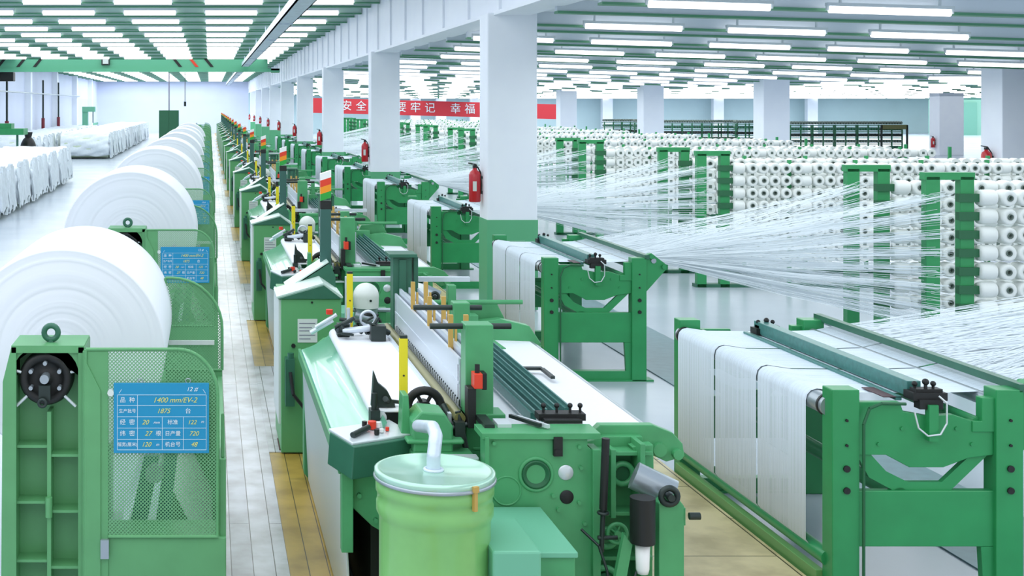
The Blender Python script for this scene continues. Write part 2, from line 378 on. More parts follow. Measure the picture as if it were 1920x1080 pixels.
# left wall service pipes
r = thing('wall_pipe', 'thin grey pipe running level along the left wall', 'pipe', (XL+.6, 60, 4.1))
b = MB(); b.cyl((XL+.6, 45, 4.15), (XL+.6, 125, 4.15), .05, 8); b.build('pipe_run', STEEL, r)
for i in range(9):
    b = MB(); y = 50+9*i; b.cyl((XL+.02, y, 4.15), (XL+.6, y, 4.15), .025, 6); b.build('bracket', STEEL, r)
dp = None
for i, y in enumerate((72.5, 80.5, 98, 108)):
    if dp is None:
        dp = thing('drain_pipe', 'x', 'pipe', (XL+.55, y, 0)); b = MB(); b.cyl((XL+.55, y, .1), (XL+.55, y, 5.2), .07, 10); b.build('pipe_run', DARKM, dp)
        b = MB(); b.cyl((XL+.55, y, 1.0), (XL+.55, y, 2.3), .13, 10); b.build('red_sleeve', mat('dark_red', (120, 30, 44), .5), dp); o = dp
    else: o = copy_tree(dp, (0, y-72.5, 0))
    o['label'] = 'dark upright pipe with a red lower sleeve on the left wall, %s' % near(i); o['group'] = 'pipes down the left wall'
r = thing('pillar_drill', 'pale green pillar drill standing at the far left wall', 'machine', (wx(162, 115), 115, 0))
x = wx(160, 115); b = MB(); b.box(x-.25, x+.25, 114.7, 115.3, .02, 2.9); b.build('pillar', MINT, r); b = MB(); b.box(x-.25, x+.9, 114.6, 115.4, 2.7, 3.15); b.build('head', MINT, r)
b = MB(); b.cyl((x+.7, 115, 2.7), (x+.7, 115, 1.7), .07); b.build('spindle', STEEL, r)
r = thing('electric_cabinet', 'tall dark green electric cabinet standing in front of the far wall', 'cabinet', (wx(317, 108), 108, 0))
x0, x1 = wx(298, 108), wx(335, 108)
b = MB(); b.box(x0, x1, 108, 109, .08, 2.85); b.build('body', mat('cabinet_green', (36, 96, 66), .5), r, .02); b = MB(); b.box(x0+.1, x1-.1, 108.1, 108.9, .0, .08); b.build('plinth', DARKM, r)
b = MB(); b.box(x0+.06, (x0+x1)/2-.01, 107.97, 108, .15, 2.78); b.build('door', mat('cabinet_green', (36, 96, 66), .5), r); b = MB(); b.box((x0+x1)/2+.01, x1-.06, 107.97, 108, .15, 2.78); b.build('door', mat('cabinet_green', (36, 96, 66), .5), r)
b = MB(); b.cyl((wx(317, 108.5), 108.5, 2.85), (wx(317, 108.5), 108.5, 6.2), .05, 8); b.build('cable_riser', GREYINK, r)
r = thing('pendant_switch', 'small pendant switch on a cable before the far wall', 'switch', (wx(347, 110), 110, 3.4))
b = MB(); b.cyl((wx(347, 110), 110, 3.6), (wx(347, 110), 110, 6.3), .03, 6); b.build('cable', DARKM, r); b = MB(); b.box(wx(347, 110)-.1, wx(347, 110)+.1, 109.9, 110.1, 3.2, 3.6); b.build('handset', DARKM, r)

# ------------------------------------------------------------------ wrapped fabric rolls on the left floor
def wrapped_roll(loc, R, L, seed):
    rnd = random.Random(seed)
    r = thing('wrapped_fabric_roll', 'x', 'fabric roll', loc)
    x, y, z = loc
    b = MB(); b.lathe([(0, -L), (R*.93, -L), (R*.95, -L+.02), (R*.95, -.1), (R*.9, -.06), (0, -.06)], (x, y, R), 'X', 28); b.build('cloth_roll', WRAPC, r)
    b = MB(); ph = [rnd.random()*6 for _ in range(4)]
    def fn(u, v):
        a = -2.35+(u*4.7)                      # around, open at the bottom
        cr = 1+.035*math.sin(a*7+ph[0]+v*9)+.03*math.sin(a*13+ph[1]-v*17)+rnd.uniform(-.02, .02)
        if v < .8:
            xx = -L-.02+v/.8*(L+.04); q = R*cr*1.0
        else:
            t = (v-.8)/.2; xx = .02+.10*math.sin(t*PI)*cr+.04*math.sin(a*9+ph[2]); q = R*cr*(1-.62*t)
            q = max(q, .2*R)
        zz = R+q*math.cos(a)
        if abs(a) > 1.9: zz = max(.02, zz-.05)
        return (x+xx, y+q*math.sin(a), max(.015, zz))
    b.grid(fn, 44, 22)
    rg = [rnd.uniform(.05, .5)**1.3 for _ in range(41)]
    def cur(u, v):
        yy = (u*2-1)*R*1.02; top = R+math.sqrt(max(0, R*R*1.05-yy*yy)); bot = .04+rg[int(round(u*40))]*.8
        return (x+.10+.05*math.sin(u*34+ph[3])+.03*math.sin(u*71+v*3)+.06*v, y+yy, top*(1-v)+min(bot, top)*v)
    b.grid(cur, 40, 8); b.build('plastic_wrap', WRAP, r, fix=False)
    return r
protos = [wrapped_roll((-6.15, 39, 0), .75, 2.7, s) for s in range(3)]
first = [True]*3
def place_roll(i, x, y, label, group, s=1):
    j = i % 3
    if first[j]: o = protos[j]; first[j] = False
    else: o = copy_tree(protos[j])
    o.location = (x, y, 0); o.scale = (s, s, s); o['label'] = label; o['group'] = group
for i in range(12): place_roll(i, -6.1+random.uniform(-.08, .08), 37.2+1.62*i, 'roll wrapped in white plastic, %s in the front block at the left edge' % near(i), 'wrapped rolls of the front block')
for i in range(28): place_roll(i+1, -6.2+random.uniform(-.08, .08), 79+1.72*i, 'roll wrapped in white plastic, %s in the middle block behind the front block' % near(i), 'wrapped rolls of the middle block', 1.07)
for i in range(19): place_roll(i+2, -9.7+random.uniform(-.1, .1), 70+2.2*i, 'roll wrapped in white plastic, %s in the back block by the left wall' % near(i), 'wrapped rolls of the back block', 1.03)
r = thing('steel_bench', 'dark green steel bench at the left edge behind the front rolls', 'bench', (wx(0, 62), 62, 0))
b = MB(); b.box(wx(-60, 62), wx(44, 62), 62, 63.5, 1.85, 2.15); b.box(wx(-60, 62), wx(20, 62), 62.2, 63.2, 2.15, 2.4); b.build('top', SGREEN, r)
for x in (-11, -9.4):
    b = MB(); b.box(x, x+.1, 62.2, 62.3, 0, 1.85); b.build('leg', DGREEN, r)
r = thing('black_sack', 'black sack standing beside the green bench', 'sack', (wx(53, 64), 64, 0)); x = wx(53, 64)
b = MB(); b.sphere((x, 64, .9), .55, sc=(.8, .8, 1.55)); b.build('bag', BLACK, r); b = MB(); b.cyl((x, 64, 1.6), (x, 64, 1.95), .14, 10, .22); b.build('neck', BLACK, r)

# ------------------------------------------------------------------ winders
AX, AZ = -1.0, 1.63
YW = 7.8
def make_winder():
    r = thing('fabric_winder', 'x', 'winding machine', (-.6, YW, 0), 'fabric winders in a row left of the plank aisle')
    # front stand : box casting with a recess
    xl, xr, zt = wx(22, YW), wx(158, YW), wz(650, YW)
    b = MB(); b.box(xl, xr, YW+.14, YW+.34, 0, zt)                    # back web
    b.prism([(wx(2, YW), 0), (xl+.03, 0), (xl+.03, zt), (xl-.0, zt), (wx(6, YW), wz(715, YW))], YW-.02, YW+.34)
    b.box(xr-.035, xr+.005, YW-.02, YW+.34, 0, zt)
    b.box(xl, xr, YW-.02, YW+.34, zt-.035, zt+.01)
    # arch over the hub
    arc = [(AX+.205*math.cos(a), AZ+.02+.19*math.sin(a)) for a in [PI*i/14 for i in range(15)]]
    b.prism([(xr-.03, zt-.03), (xl+.03, zt-.03), (xl+.03, AZ+.02)]+arc[::-1]+[(xr-.03, AZ+.02)], YW, YW+.14)
    b.build('front_stand', LGREEN, r, .006)
    b = MB(); xm = wx(92, YW); b.box(xm-.012, xm+.012, YW+.0, YW+.14, 0, AZ-.2)
    for py, s in ((838, 0), (943, 0), (1053, 0), (855, 1), (960, 1), (1065, 1), (1170, 0), (1180, 1)):
        z = wz(py, YW); b.box(*(sorted((xl+.03, xm)) if s == 0 else (xm, xr-.03)), YW+.01, YW+.14, z-.008, z+.008)
    b.cyl((xm, YW-.01, wz(950, YW)-.06), (xm, YW-.01, wz(950, YW)+.06), .022, 10)
    b.build('stiffening_rib', LGREEN, r)
    # hub
    h = MB(); h.lathe([(0, -.02), (.03, -.02), (.035, 0), (.11, .0), (.11, -.03), (.15, -.03), (.165, .0), (.165, .1), (0, .1)], (AX, YW+.03, AZ), 'Y', 32)
    hub = h.build('hub_disc', BLACK, r)
    h = MB()
    for i in range(6):
        a = PI/6+PI/3*i; h.cyl((AX+.1*math.cos(a), YW-.03, AZ+.1*math.sin(a)), (AX+.1*math.cos(a), YW+.03, AZ+.1*math.sin(a)), .013, 10)
    h.cyl((AX, YW-.06, AZ+.01), (AX, YW+.03, AZ+.01), .028, 14); h.build('bolt', STEEL, hub)
    h = MB(); h.box(AX-.035, AX+.035, YW-.05, YW-.0, AZ-.12, AZ-.03); h.torus((AX-.01, YW-.07, AZ-.13), .022, .01); h.build('latch', DARKM, hub)
    h = MB()
    for sgn in (-1, 1):
        for a in (-.75, .25):
            c, s_ = math.cos(a)*sgn, math.sin(a); h.cyl((AX+.15*c, YW+.02, AZ+.15*s_), (AX+.25*c, YW+.02, AZ+.25*s_), .01, 8)
    h.build('spoke', PALE, r)
    e = MB(); xe, ze = wx(92, YW), wz(629, YW); e.torus((xe, YW+.1, ze), .043, .018); e.cyl((xe, YW+.1, zt), (xe, YW+.1, ze-.035), .022, 12, .018); e.build('eyebolt', DGREEN, r)
    # guard in front plane right of the stand
    yg = YW-.06
    gx0, gx1, gt, gb = wx(158, yg), wx(408, yg), wz(655, yg), wz(1006, yg)
    mx0 = wx(203, yg)
    R = .24
    outer = [(gx0, 0), (gx0, gt), (gx1-R, gt)]+[(gx1-R*(1-math.sin(a)), gt-R*1.15*(1-math.cos(a))) for a in [PI/2*i/10 for i in range(1, 11)]]+[(gx1, gb), (mx0, gb)]
    tb = MB(); tub = [(gx0+.01, 0, gb-.5), (gx0+.01, 0, gt), *[(p[0], 0, p[1]) for p in outer[2:]], (mx0, 0, gb), (mx0, 0, gb)]
    tb.path([(p[0], yg, p[2]) for p in tub], .011, 8); tb.build('guard_rim', LGREEN, r)
    mp = MB(); arcp = outer[2:13]; poly = [(mx0, gb), (mx0, gt)]+arcp+[(gx1, gb)]
    mp.prism(poly, yg, yg+.002); mp.build('mesh_panel', MESHG, r)
    s_ = MB(); s_.box(gx0-.01, mx0, yg, yg+.03, 0, gt-.01); s_.prism([(gx0, gt-.05), (gx0+.1, gt-.25), (gx0+.1, .3), (gx0, .3)], yg-.01, yg+.01); s_.build('hinge_plate', LGREEN, r, .004)
    s_ = MB(); s_.box(gx0, wx(424, yg), yg+.01, yg+.35, 0, gb-.01); s_.build('lower_panel', LGREEN, r, .006)
    s_ = MB(); s_.box(wx(200, yg)-.035, wx(200, yg)+.015, yg-.03, yg, wz(1045, yg), wz(1010, yg)); s_.build('latch', STEEL, r)
    s_ = MB(); s_.cyl((wx(208, yg), yg-.03, wz(735, yg)), (wx(208, yg), yg, wz(735, yg)), .02, 10); s_.build('knob', PAPER, r)
    # side guard on the aisle and rear guard
    y2 = YW+2.35
    sp = MB(); sp.box(.06, .10, YW-.02, y2+.15, 0, 1.15); sp.prism([(YW+.0, 1.15), (YW+.0, gt-.4), (YW+.25, 1.15)], .07, .09, 'YZ'); sp.build('side_panel', LGREEN, r, .006)
    sl = MB(); sl.m(0).box(wx(316, 10.1), wx(402, 10.1), y2-.02, y2, wz(648, 10.1), wz(640, 10.1)); sl.build('label_strip', PAPER, r)
    Rr = .4; gx1b = .1; gtr = 1.93; x0r = -.35
    outer = [(x0r, 1.2), (x0r, gtr), (gx1b-Rr, gtr)]+[(gx1b-Rr*(1-math.sin(a)), gtr-Rr*(1-math.cos(a))) for a in [PI/2*i/10 for i in range(1, 11)]]+[(gx1b, 1.2)]
    tb = MB(); tb.path([(p[0], y2, p[1]) for p in outer]+[(x0r, y2, 1.2)], .011, 8); tb.build('rear_guard_rim', LGREEN, r)
    mp = MB(); mp.prism(outer, y2+.01, y2+.012); mp.build('rear_mesh_panel', MESHG, r)
    s_ = MB(); s_.box(x0r, gx1b, y2, y2+.05, .0, 1.2); s_.build('rear_panel', LGREEN, r)
    s_ = MB(); s_.box(AX-.22, AX+.22, y2-.1, y2+.25, 0, 1.35); s_.build('rear_stand', LGREEN, r, .01)
    # drive arm and floor roller inside
    s_ = MB(); s_.cyl((-.35, YW+.35, .95), (-.35, y2-.1, .95), .06, 16); s_.build('guide_roller', STEEL, r)
    s_ = MB(); s_.prism([(-.62, .1), (-.5, .1), (-.32, 1.05), (-.42, 1.05)], YW+.4, YW+.45); s_.prism([(-.42, .1), (-.32, .1), (-.2, 1.1), (-.28, 1.1)], YW+.4, YW+.45); s_.build('lever_arm', TEAL, r)
    s_ = MB(); s_.add([(-.35, YW+.5, 1.02), (-.35, y2-.15, 1.02), (.02, y2-.15, .3), (.02, YW+.5, .3)], [(0, 1, 2, 3)]); s_.add([(-.38, YW+.52, 1.02), (-.38, y2-.15, 1.02), (-.62, y2-.15, .35), (-.62, YW+.52, .35)], [(0, 1, 2, 3)]); s_.build('cloth_web', WHITE, r)
    return r
def make_roll():
    L = 1.62; R = 1.0
    r = thing('cloth_roll', 'x', 'fabric roll', (AX, YW+.86, AZ), 'big white cloth rolls on the winders')
    y0 = YW+.86
    prof = [(.06, .04), (.06, 0)]
    rnd = random.Random(3)
    for i in range(1, 32):
        q = .06+(R-.06)*i/32; prof += [(q-.006, rnd.uniform(0, .002)), (q+.004, rnd.uniform(-.001, .003))]
    prof += [(R-.012, .0), (R, .02)]+[(R, L*t) for t in (.25, .5, .75)]+[(R, L), (.06, L)]
    b = MB(); b.lathe(prof, (AX, y0, AZ), 'Y', 96); b.build('cloth', ROLLW, r)
    b = MB(); b.cyl((AX, y0-.45, AZ), (AX, y0+L+.1, AZ), .045, 16); b.build('shaft', STEEL, r)
    return r
def make_board():
    y = YW-.085; x0, x1, z0, z1 = wx(213, y), wx(392, y), wz(850, y), wz(718, y)
    r = thing('production_board', 'x', 'sign', ((x0+x1)/2, y, (z0+z1)/2), 'blue production boards on the winder guards')
    b = MB(); b.box(x0, x1, y, y+.008, z0, z1); b.build('board', BLUE, r, .003)
    W, H = x1-x0, z1-z0; g = MB(); t = .0022; yf = y-.001
    def hl(u0, u1, v): g.box(x0+W*u0, x0+W*u1, yf-.001, y, z1-H*v-t/2, z1-H*v+t/2)
    def vl(u, v0, v1): g.box(x0+W*u-t/2, x0+W*u+t/2, yf-.001, y, z1-H*v1, z1-H*v0)
    for v in (.17, .32, .48, .64, .80, .95): hl(.04, .97, v)
    vl(.04, .17, .95); vl(.97, .17, .95); vl(.25, .17, .95); vl(.51, .48, .95); vl(.73, .48, .95)
    g.obox((x0+W*.07, yf, z1-H*.12), (.028, .002, t), ry=-1); g.obox((x0+W*.95, yf, z1-H*.12), (.028, .002, t), ry=1)
    g.build('ruled_grid', INK, r)
    def T(s, u, v, sz, m_, sh=0): text_mesh(s, sz, (x0+W*u, y-.002, z1-H*v), m_, r, 'lettering', .0006, shear=sh)
    T('12 #', .82, .09, .036, INK, .3)
    for i, s in enumerate(('品  种', '生产批号', '经  密', '纬  密', '幅宽(厘米)')): T(s, .145, (.245, .40, .56, .72, .875)[i], .036 if len(s) < 6 and i != 1 else .026, INK)
    T('1400 mm/EV-2', .64, .245, .044, YINK, .35); T('1875', .52, .40, .040, YINK, .35); T('台', .78, .40, .036, INK)
    T('20', .33, .56, .04, YINK, .35); T('mm', .45, .56, .024, INK, .3); T('标准', .62, .56, .032, INK); T('122', .82, .56, .036, YINK, .3); T('m', .93, .55, .024, INK, .3)
    T('27', .36, .72, .04, YINK, .35); T('根', .47, .72, .034, INK); T('日产量', .62, .72, .032, INK); T('720', .84, .72, .038, YINK, .3)
    T('120', .34, .875, .038, YINK, .35); T('m', .46, .875, .026, INK, .3); T('机台号', .62, .875, .032, INK); T('48', .84, .875, .038, YINK, .35)
    g = MB()
    for u in (.28, .78): g.torus((x0+W*u, y+.01, z1+.01), .015, .003, n=12, k=6)
    g.build('hook', STEEL, r)
    return r
wd = make_winder(); rlp = make_roll(); bd = make_board()
RR = [.70, .84, .88, .86, .84, .84, .8, .82, .8, .78, .8, .8, .8, .8]
for k in range(13):
    o = wd if k == 0 else copy_tree(wd, (0, P*k, 0))
    o['label'] = 'green winding machine with perforated guard beside the plank aisle, %s to the camera' % near(k)
    if k < 8:
        o = rlp if k == 0 else copy_tree(rlp)
        o.location = (AX, YW+.86+P*k, AZ); o.scale = (RR[k], 1, RR[k])
        o['label'] = 'large round roll of white cloth on the %s winder in the left row' % near(k)
    if k < 8:
        o = bd if k == 0 else copy_tree(bd, (0, P*k, 0))
        o['label'] = 'blue board with a ruled table and hand lettering on the %s winder' % near(k)
r = thing('chain_pulley', 'blue disc guard behind the eyebolt of the nearest winder', 'guard', (wx(125, 8.3), 8.3, 1.8))
b = MB(); b.cyl((wx(122, 8.3), 8.2, wz(662, 8.3)), (wx(122, 8.3), 8.26, wz(662, 8.3)), .1, 28); b.build('disc', mat('blue_guard', (40, 96, 150), .4), r)

# ------------------------------------------------------------------ looms
def knob(b, x, y, z, r=.014, h=.04): b.cyl((x, y, z), (x, y, z+h*.6), r*.5, 8); b.sphere((x, y, z+h*.8), r, 10, 6)
def make_loom():
    r = thing('weaving_loom', 'x', 'loom', (1.7, 7.3, 0), 'looms in a row right of the plank aisle')
    def B(name, m_, fn, bev=0, par=r):
        b = MB(); fn(b); return b.build(name, m_, par, bev)
    Yn = 7.35
    # near side frame
    def f(b):
        b.prism([(1.58, .0), (1.58, 1.41), (2.17, 1.41), (2.17, 1.34), (2.22, 1.30), (2.22, .0)], Yn, Yn+.12)
        b.box(1.56, 2.24, Yn-.02, Yn+.2, 1.385, 1.42)
        b.torus((1.874, Yn-.0, 1.18), .092, .012, n=32); b.torus((1.705, Yn, 1.085), .082, .006, n=28)
        b.box(2.19, 2.235, Yn-.04, Yn+.1, .0, 1.33); b.box(1.575, 1.6, Yn-.03, Yn+.1, .98, 1.40)
        for x, z in ((1.63, 1.36), (2.12, 1.34), (2.12, 1.02), (1.97, 1.06), (2.0, .98), (2.13, 1.22), (2.15, .9)): b.cyl((x, Yn-.02, z), (x, Yn, z), .011, 8)
    sf = B('side_frame', GREEN, f, .006)
    B('bearing_recess', DEEP, lambda b: b.lathe([(.0, .012), (.045, .012), (.07, -.01), (.078, -.012), (.082, .0)], (1.874, Yn-.004, 1.18), 'Y', 32), par=sf)
    B('inspection_window', PALE, lambda b: b.lathe([(0, -.006), (.038, -.006), (.044, 0)], (2.045, Yn-.002, 1.19), 'Y', 24), par=sf)
    B('bore', BLACK, lambda b: (b.lathe([(0, -.004), (.034, -.004), (.04, 0)], (2.05, Yn-.003, 1.05), 'Y', 24)), par=sf)
    B('gauge', BLACK, lambda b: (b.box(1.97, 2.02, Yn-.03, Yn, 1.29, 1.40), b.box(1.975, 2.015, Yn-.035, Yn-.03, 1.3, 1.33)), par=sf)
    # right deeper plate with ribs and openings
    def f(b):
        b.prism([(2.2, 0), (2.2, 1.3), (2.34, 1.34), (2.56, 1.34), (2.6, 1.1), (2.56, .9), (2.62, .7), (2.62, 0)], Yn+.22, Yn+.3)
        for z in (1.27, .92, .66, .3): b.box(2.2, 2.58, Yn+.1, Yn+.22, z-.012, z+.012)
        b.box(2.33, 2.36, Yn+.08, Yn+.22, .9, 1.3); b.box(2.49, 2.52, Yn+.05, Yn+.22, .2, 1.34)
        b.torus((2.42, Yn+.15, 1.14), .06, .018, n=24); b.torus((2.31, Yn+.1, .78), .05, .02, n=20); b.torus((2.28, Yn+.05, .55), .075, .02, n=20)
    B('let_off_frame', GREEN, f, .004)
    B('cam_disc', DEEP, lambda b: (b.cyl((2.42, Yn+.16, 1.14), (2.42, Yn+.2, 1.14), .055, 20)))
    B('cam_disc', DEEP, lambda b: b.cyl((2.28, Yn+.03, .55), (2.28, Yn+.12, .55), .05, 16))
    B('hand_wheel', GREEN, lambda b: (b.torus((2.34, Yn, .84), .055, .012), b.cyl((2.34, Yn-.02, .84), (2.34, Yn+.1, .84), .02), *[b.cyl((2.34, Yn, .84), (2.34+.055*math.cos(a), Yn, .84+.055*math.sin(a)), .007, 6) for a in (0, 1.26, 2.5, 3.77, 5)]))
    B('support_bracket', GREEN, lambda b: (b.prism([(2.5, 0), (2.5, 1.08), (2.545, 1.13), (2.60, 1.12), (2.64, 1.07), (2.64, 0)], 7.12, 7.2), b.box(2.58, 2.66, 7.15, 7.3, 0.95, 1.05)), .004)
    B('roller_end', DARKM, lambda b: (b.torus((2.55, 7.1, 1.13), .045, .018), b.cyl((2.55, 7.06, 1.13), (2.55, 7.16, 1.13), .02), b.cyl((2.66, 7.1, 1.02), (2.72, 7.1, 1.02), .02)))
    B('beam_drum', STEEL, lambda b: b.cyl((2.42, 7.3, 1.19), (2.62, 7.24, 1.1), .08, 24))
    B('push_rod', BLACK, lambda b: (b.cyl((2.235, 7.22, 1.42), (2.22, 7.22, 1.02), .022, 12)))
    B('rod_fitting', DARKM, lambda b: (b.cyl((2.22, 7.22, 1.03), (2.21, 7.22, .78), .014, 10), b.torus((2.22, 7.22, 1.0), .025, .01, 'Z'), b.cyl((2.19, 7.22, .86), (2.3, 7.22, .86), .012)))
    B('motor', BLACK, lambda b: (b.cyl((2.395, 7.08, .88), (2.395, 7.08, 1.13), .068, 24),), .004)
    B('oil_cup', LWHITE, lambda b: b.lathe([(0, -.17), (.03, -.165), (.036, -.14), (.04, -.0), (0, 0)], (2.395, 7.08, .875), 'Z', 20))
    B('link_plate', GREEN, lambda b: (b.prism([(2.24, .62), (2.30, .6), (2.345, .86), (2.30, .92)], 7.1, 7.14), b.prism([(2.2, .3), (2.48, .28), (2.48, .55), (2.3, .6)], 7.2, 7.26)))
    B('hose', DARKM, lambda b: (b.path([(2.12, 7.3, .88), (2.19, 7.2, .82), (2.22, 7.15, .7), (2.23, 7.1, .52), (2.27, 7.08, .45)], .008, 6), b.path([(2.36, 7.08, .72), (2.33, 7.05, .66), (2.36, 7.04, .6), (2.42, 7.06, .58)], .006, 6)))
    # rocker arm top right
    def f(b):
        y0 = 7.62
        pts = [(wx(1110, y0), wz(812, y0)), (wx(1125, y0), wz(797, y0)), (wx(1225, y0), wz(797, y0)), (wx(1262, y0), wz(812, y0)), (wx(1280, y0), wz(832, y0)), (wx(1284, y0), wz(856, y0)), (wx(1250, y0), wz(866, y0)), (wx(1215, y0), wz(850, y0)), (wx(1195, y0), wz(822, y0)), (wx(1130, y0), wz(820, y0))]
        b.prism(pts[::-1], y0, y0+.07)
        b.cyl((wx(1235, y0), y0-.03, wz(842, y0)), (wx(1235, y0), y0, wz(842, y0)), .04, 16); b.cyl((wx(1268, y0), y0-.04, wz(850, y0)), (wx(1268, y0), y0, wz(850, y0)), .03, 12)
        b.prism([(wx(1170, y0), wz(826, y0)), (wx(1210, y0), wz(822, y0)), (wx(1212, y0), wz(930, y0)), (wx(1188, y0), wz(935, y0)), (wx(1180, y0), wz(850, y0))], y0-.14, y0-.06)
    B('rocker_arm', GREEN, f, .005)
    B('far_rocker_arm', GREEN, lambda b: (b.prism([(2.0, 1.28), (2.15, 1.42), (2.5, 1.46), (2.75, 1.40), (2.85, 1.25), (2.6, 1.15), (2.2, 1.18)], 11.0, 11.12), b.cyl((2.3, 10.9, 1.33), (2.42, 10.6, 1.25), .05, 14)), .006)
    # gear cover boxes
    B('gear_cover', [MINT, GREEN], lambda b: (b.m(0).box(1.42, 1.895, 6.58, Yn-.02, .97, 1.0), b.m(1).box(1.44, 1.885, 6.6, Yn-.02, 0, .97)), .006)
    B('belt_cover', MINT, lambda b: (b.box(1.42, 1.665, 6.42, 6.95, 0, 1.06),), .012)
    # left near body
    def f(b):
        b.prism([(.80, .93), (.98, .76), (1.05, .72), (1.05, .0), (1.6, .0), (1.6, 1.05), (1.22, 1.25), (1.2, 1.55), (1.165, 1.55), (1.15, 1.2), (.80, 1.05)], 7.72, 7.86)
        for x, z in ((.9, .95), (1.0, .8), (1.12, .95)): b.cyl((x, 7.69, z), (x, 7.72, z), .014, 8)
    B('take_up_frame', GREEN, f, .006)
    B('breast_cover', COVER, lambda b: b.grid(lambda u, v: (lambda p: (p[0], 7.78+v*3.3, p[1]))([(.785, 1.13), (.79, 1.175), (.80, 1.185), (.86, 1.205), (.93, 1.235), (1.0, 1.28), (1.05, 1.33), (1.08, 1.37)][int(round(u*7))]), 7, 12))
    B('front_panel', PALE, lambda b: b.prism([(.80, 1.12), (.815, 1.12), (.87, .05), (.855, .05)], 7.78, 11.1), .003)
    B('edge_rail', GREEN, lambda b: (b.box(.775, .80, 7.7, 11.2, 1.08, 1.17), b.box(.79, .86, 7.66, 7.74, .62, 1.17)), .004)
    B('base_beam', mat('painted_base_shade', (34, 44, 38), .6), lambda b: (b.box(1.0, 1.5, 7.95, 11.1, .02, .85), b.box(1.6, 2.5, 7.65, 11.1, .02, 1.0)), 0)  # near-black colour paints in the shade of the void under the loom
    B('woven_cloth', WHITE, lambda b: (b.box(1.05, 1.48, 7.98, 10.9, 1.385, 1.395), b.cyl((1.06, 7.98, 1.35), (1.06, 10.9, 1.35), .045, 16)))
    B('cross_rail', SILVER, lambda b: (b.box(1.455, 1.475, 7.8, 10.9, 1.36, 1.42),))
    B('reed_tube', BROWN, lambda b: (b.cyl((1.51, 7.72, 1.41), (1.51, 10.9, 1.41), .034, 16)))
    hf = None
    for i in range(6):
        x = 1.555+.038*i; dz = (0, .04, .012, .05, .02, .045)[i]
        def f(b):
            b.box(x, x+.012, 8.0, 10.7, 1.46+dz, 1.70+dz); b.box(x-.004, x+.016, 7.98, 10.72, 1.68+dz, 1.72+dz); b.box(x-.004, x+.016, 7.98, 10.72, 1.40+dz, 1.46+dz); b.box(x-.004, x, 7.98, 10.72, 1.56+dz, 1.575+dz)
            b.box(x, x+.014, 7.97, 8.02, 1.40, 1.72+dz); b.box(x, x+.014, 10.68, 10.74, 1.40, 1.72+dz)
        o = B('heald_frame', SILVER, f)
        if i == 0:
            def f2(b):
                b.box(x-.0035, x-.001, 7.9, 10.65, 1.428, 1.436)
                for q in range(40): b.box(x-.006, x-.001, 7.95+.068*q, 7.965+.068*q, 1.43, 1.47)
            B('slotted_strip', DARKM, f2, par=o)
    for yy in (8.35, 9.15, 9.9):
        for dx in (0, .10): B('guide_stick', OCHRE, lambda b: (b.box(1.56+dx, 1.59+dx, yy, yy+.03, 1.42, 1.93), b.box(1.6+dx, 1.615+dx, yy+.0, yy+.02, 1.5, 1.85)))
    # arch posts
    def post(b, x0, x1, y, zt): b.box(x0, x1, y, y+.12, .9, zt); b.box(x0-.01, x0+.0, y-.0, y+.12, 1.2, zt-.02)
    B('arch_post', GREEN, lambda b: (b.box(1.56, 1.73, 7.8, 7.95, 1.35, 1.96), b.box(1.56, 1.80, 7.78, 7.97, .9, 1.42), b.box(1.6, 1.7, 7.775, 7.8, 1.2, 1.22)), .006)
    B('arch_post', GREEN, lambda b: (b.box(1.64, 1.75, 8.6, 8.72, 1.0, 1.97), b.box(1.62, 1.77, 8.58, 8.74, 1.0, 1.2)), .006)
    B('arch_post', DGREEN, lambda b: (b.box(1.57, 1.73, 10.95, 11.12, .9, 2.0), b.box(1.53, 1.77, 10.9, 11.17, 2.0, 2.03), b.box(1.62, 1.68, 10.93, 10.95, 1.1, 1.98), b.box(1.75, 1.79, 10.98, 11.1, 1.3, 2.0)), .004)
    B('cross_rod', DARKM, lambda b: (b.cyl((1.36, 7.9, 1.935), (1.86, 7.9, 1.935), .018, 10)))
    B('cross_rod', DARKM, lambda b: (b.cyl((1.38, 8.66, 1.93), (1.84, 8.66, 1.93), .018, 10)))
    B('stop_switch', [RED, BLACK], lambda b: (b.m(0).box(1.585, 1.635, 7.66, 7.76, 1.60, 1.69), b.m(1).box(1.635, 1.665, 7.68, 7.77, 1.59, 1.69), b.m(1).cyl((1.61, 7.7, 1.69), (1.61, 7.7, 1.74), .015)), .004)
    B('stop_switch', [RED, BLACK], lambda b: (b.m(0).box(1.64, 1.74, 10.8, 10.92, 1.53, 1.64), b.m(1).box(1.74, 1.77, 10.8, 10.92, 1.55, 1.62)), .004)
    B('cable_box', BLACK, lambda b: (b.box(1.55, 1.60, 7.68, 7.78, 1.36, 1.6),), .004)
    # droppers and warp
    for i in range(4):
        x = 1.98+.07*i
        B('dropper_bar', TEAL, lambda b: (b.box(x, x+.035, 7.9, 10.9, 1.335+.01*i, 1.40+.01*i), b.box(x+.012, x+.022, 7.85, 10.95, 1.40+.01*i, 1.425+.01*i)))
    B('warp_sheet', WHITE, lambda b: (b.add([(1.8, 7.95, 1.30), (2.75, 7.95, 1.27), (2.75, 11.0, 1.27), (1.8, 11.0, 1.30)], [(0, 1, 2, 3)]), b.add([(1.8, 7.95, 1.295), (2.75, 7.95, 1.265), (2.75, 11.0, 1.265), (1.8, 11.0, 1.295)], [(3, 2, 1, 0)])))
    B('back_roller', STEEL, lambda b: (b.cyl((2.76, 7.75, 1.22), (2.76, 11.1, 1.22), .05, 18)))
    B('drop_contact', DARKM, lambda b: (b.box(2.33, 2.36, 9.4, 9.75, 1.31, 1.33), b.box(2.48, 2.51, 9.3, 9.6, 1.31, 1.33), b.box(2.33, 2.5, 9.6, 9.65, 1.31, 1.33)))
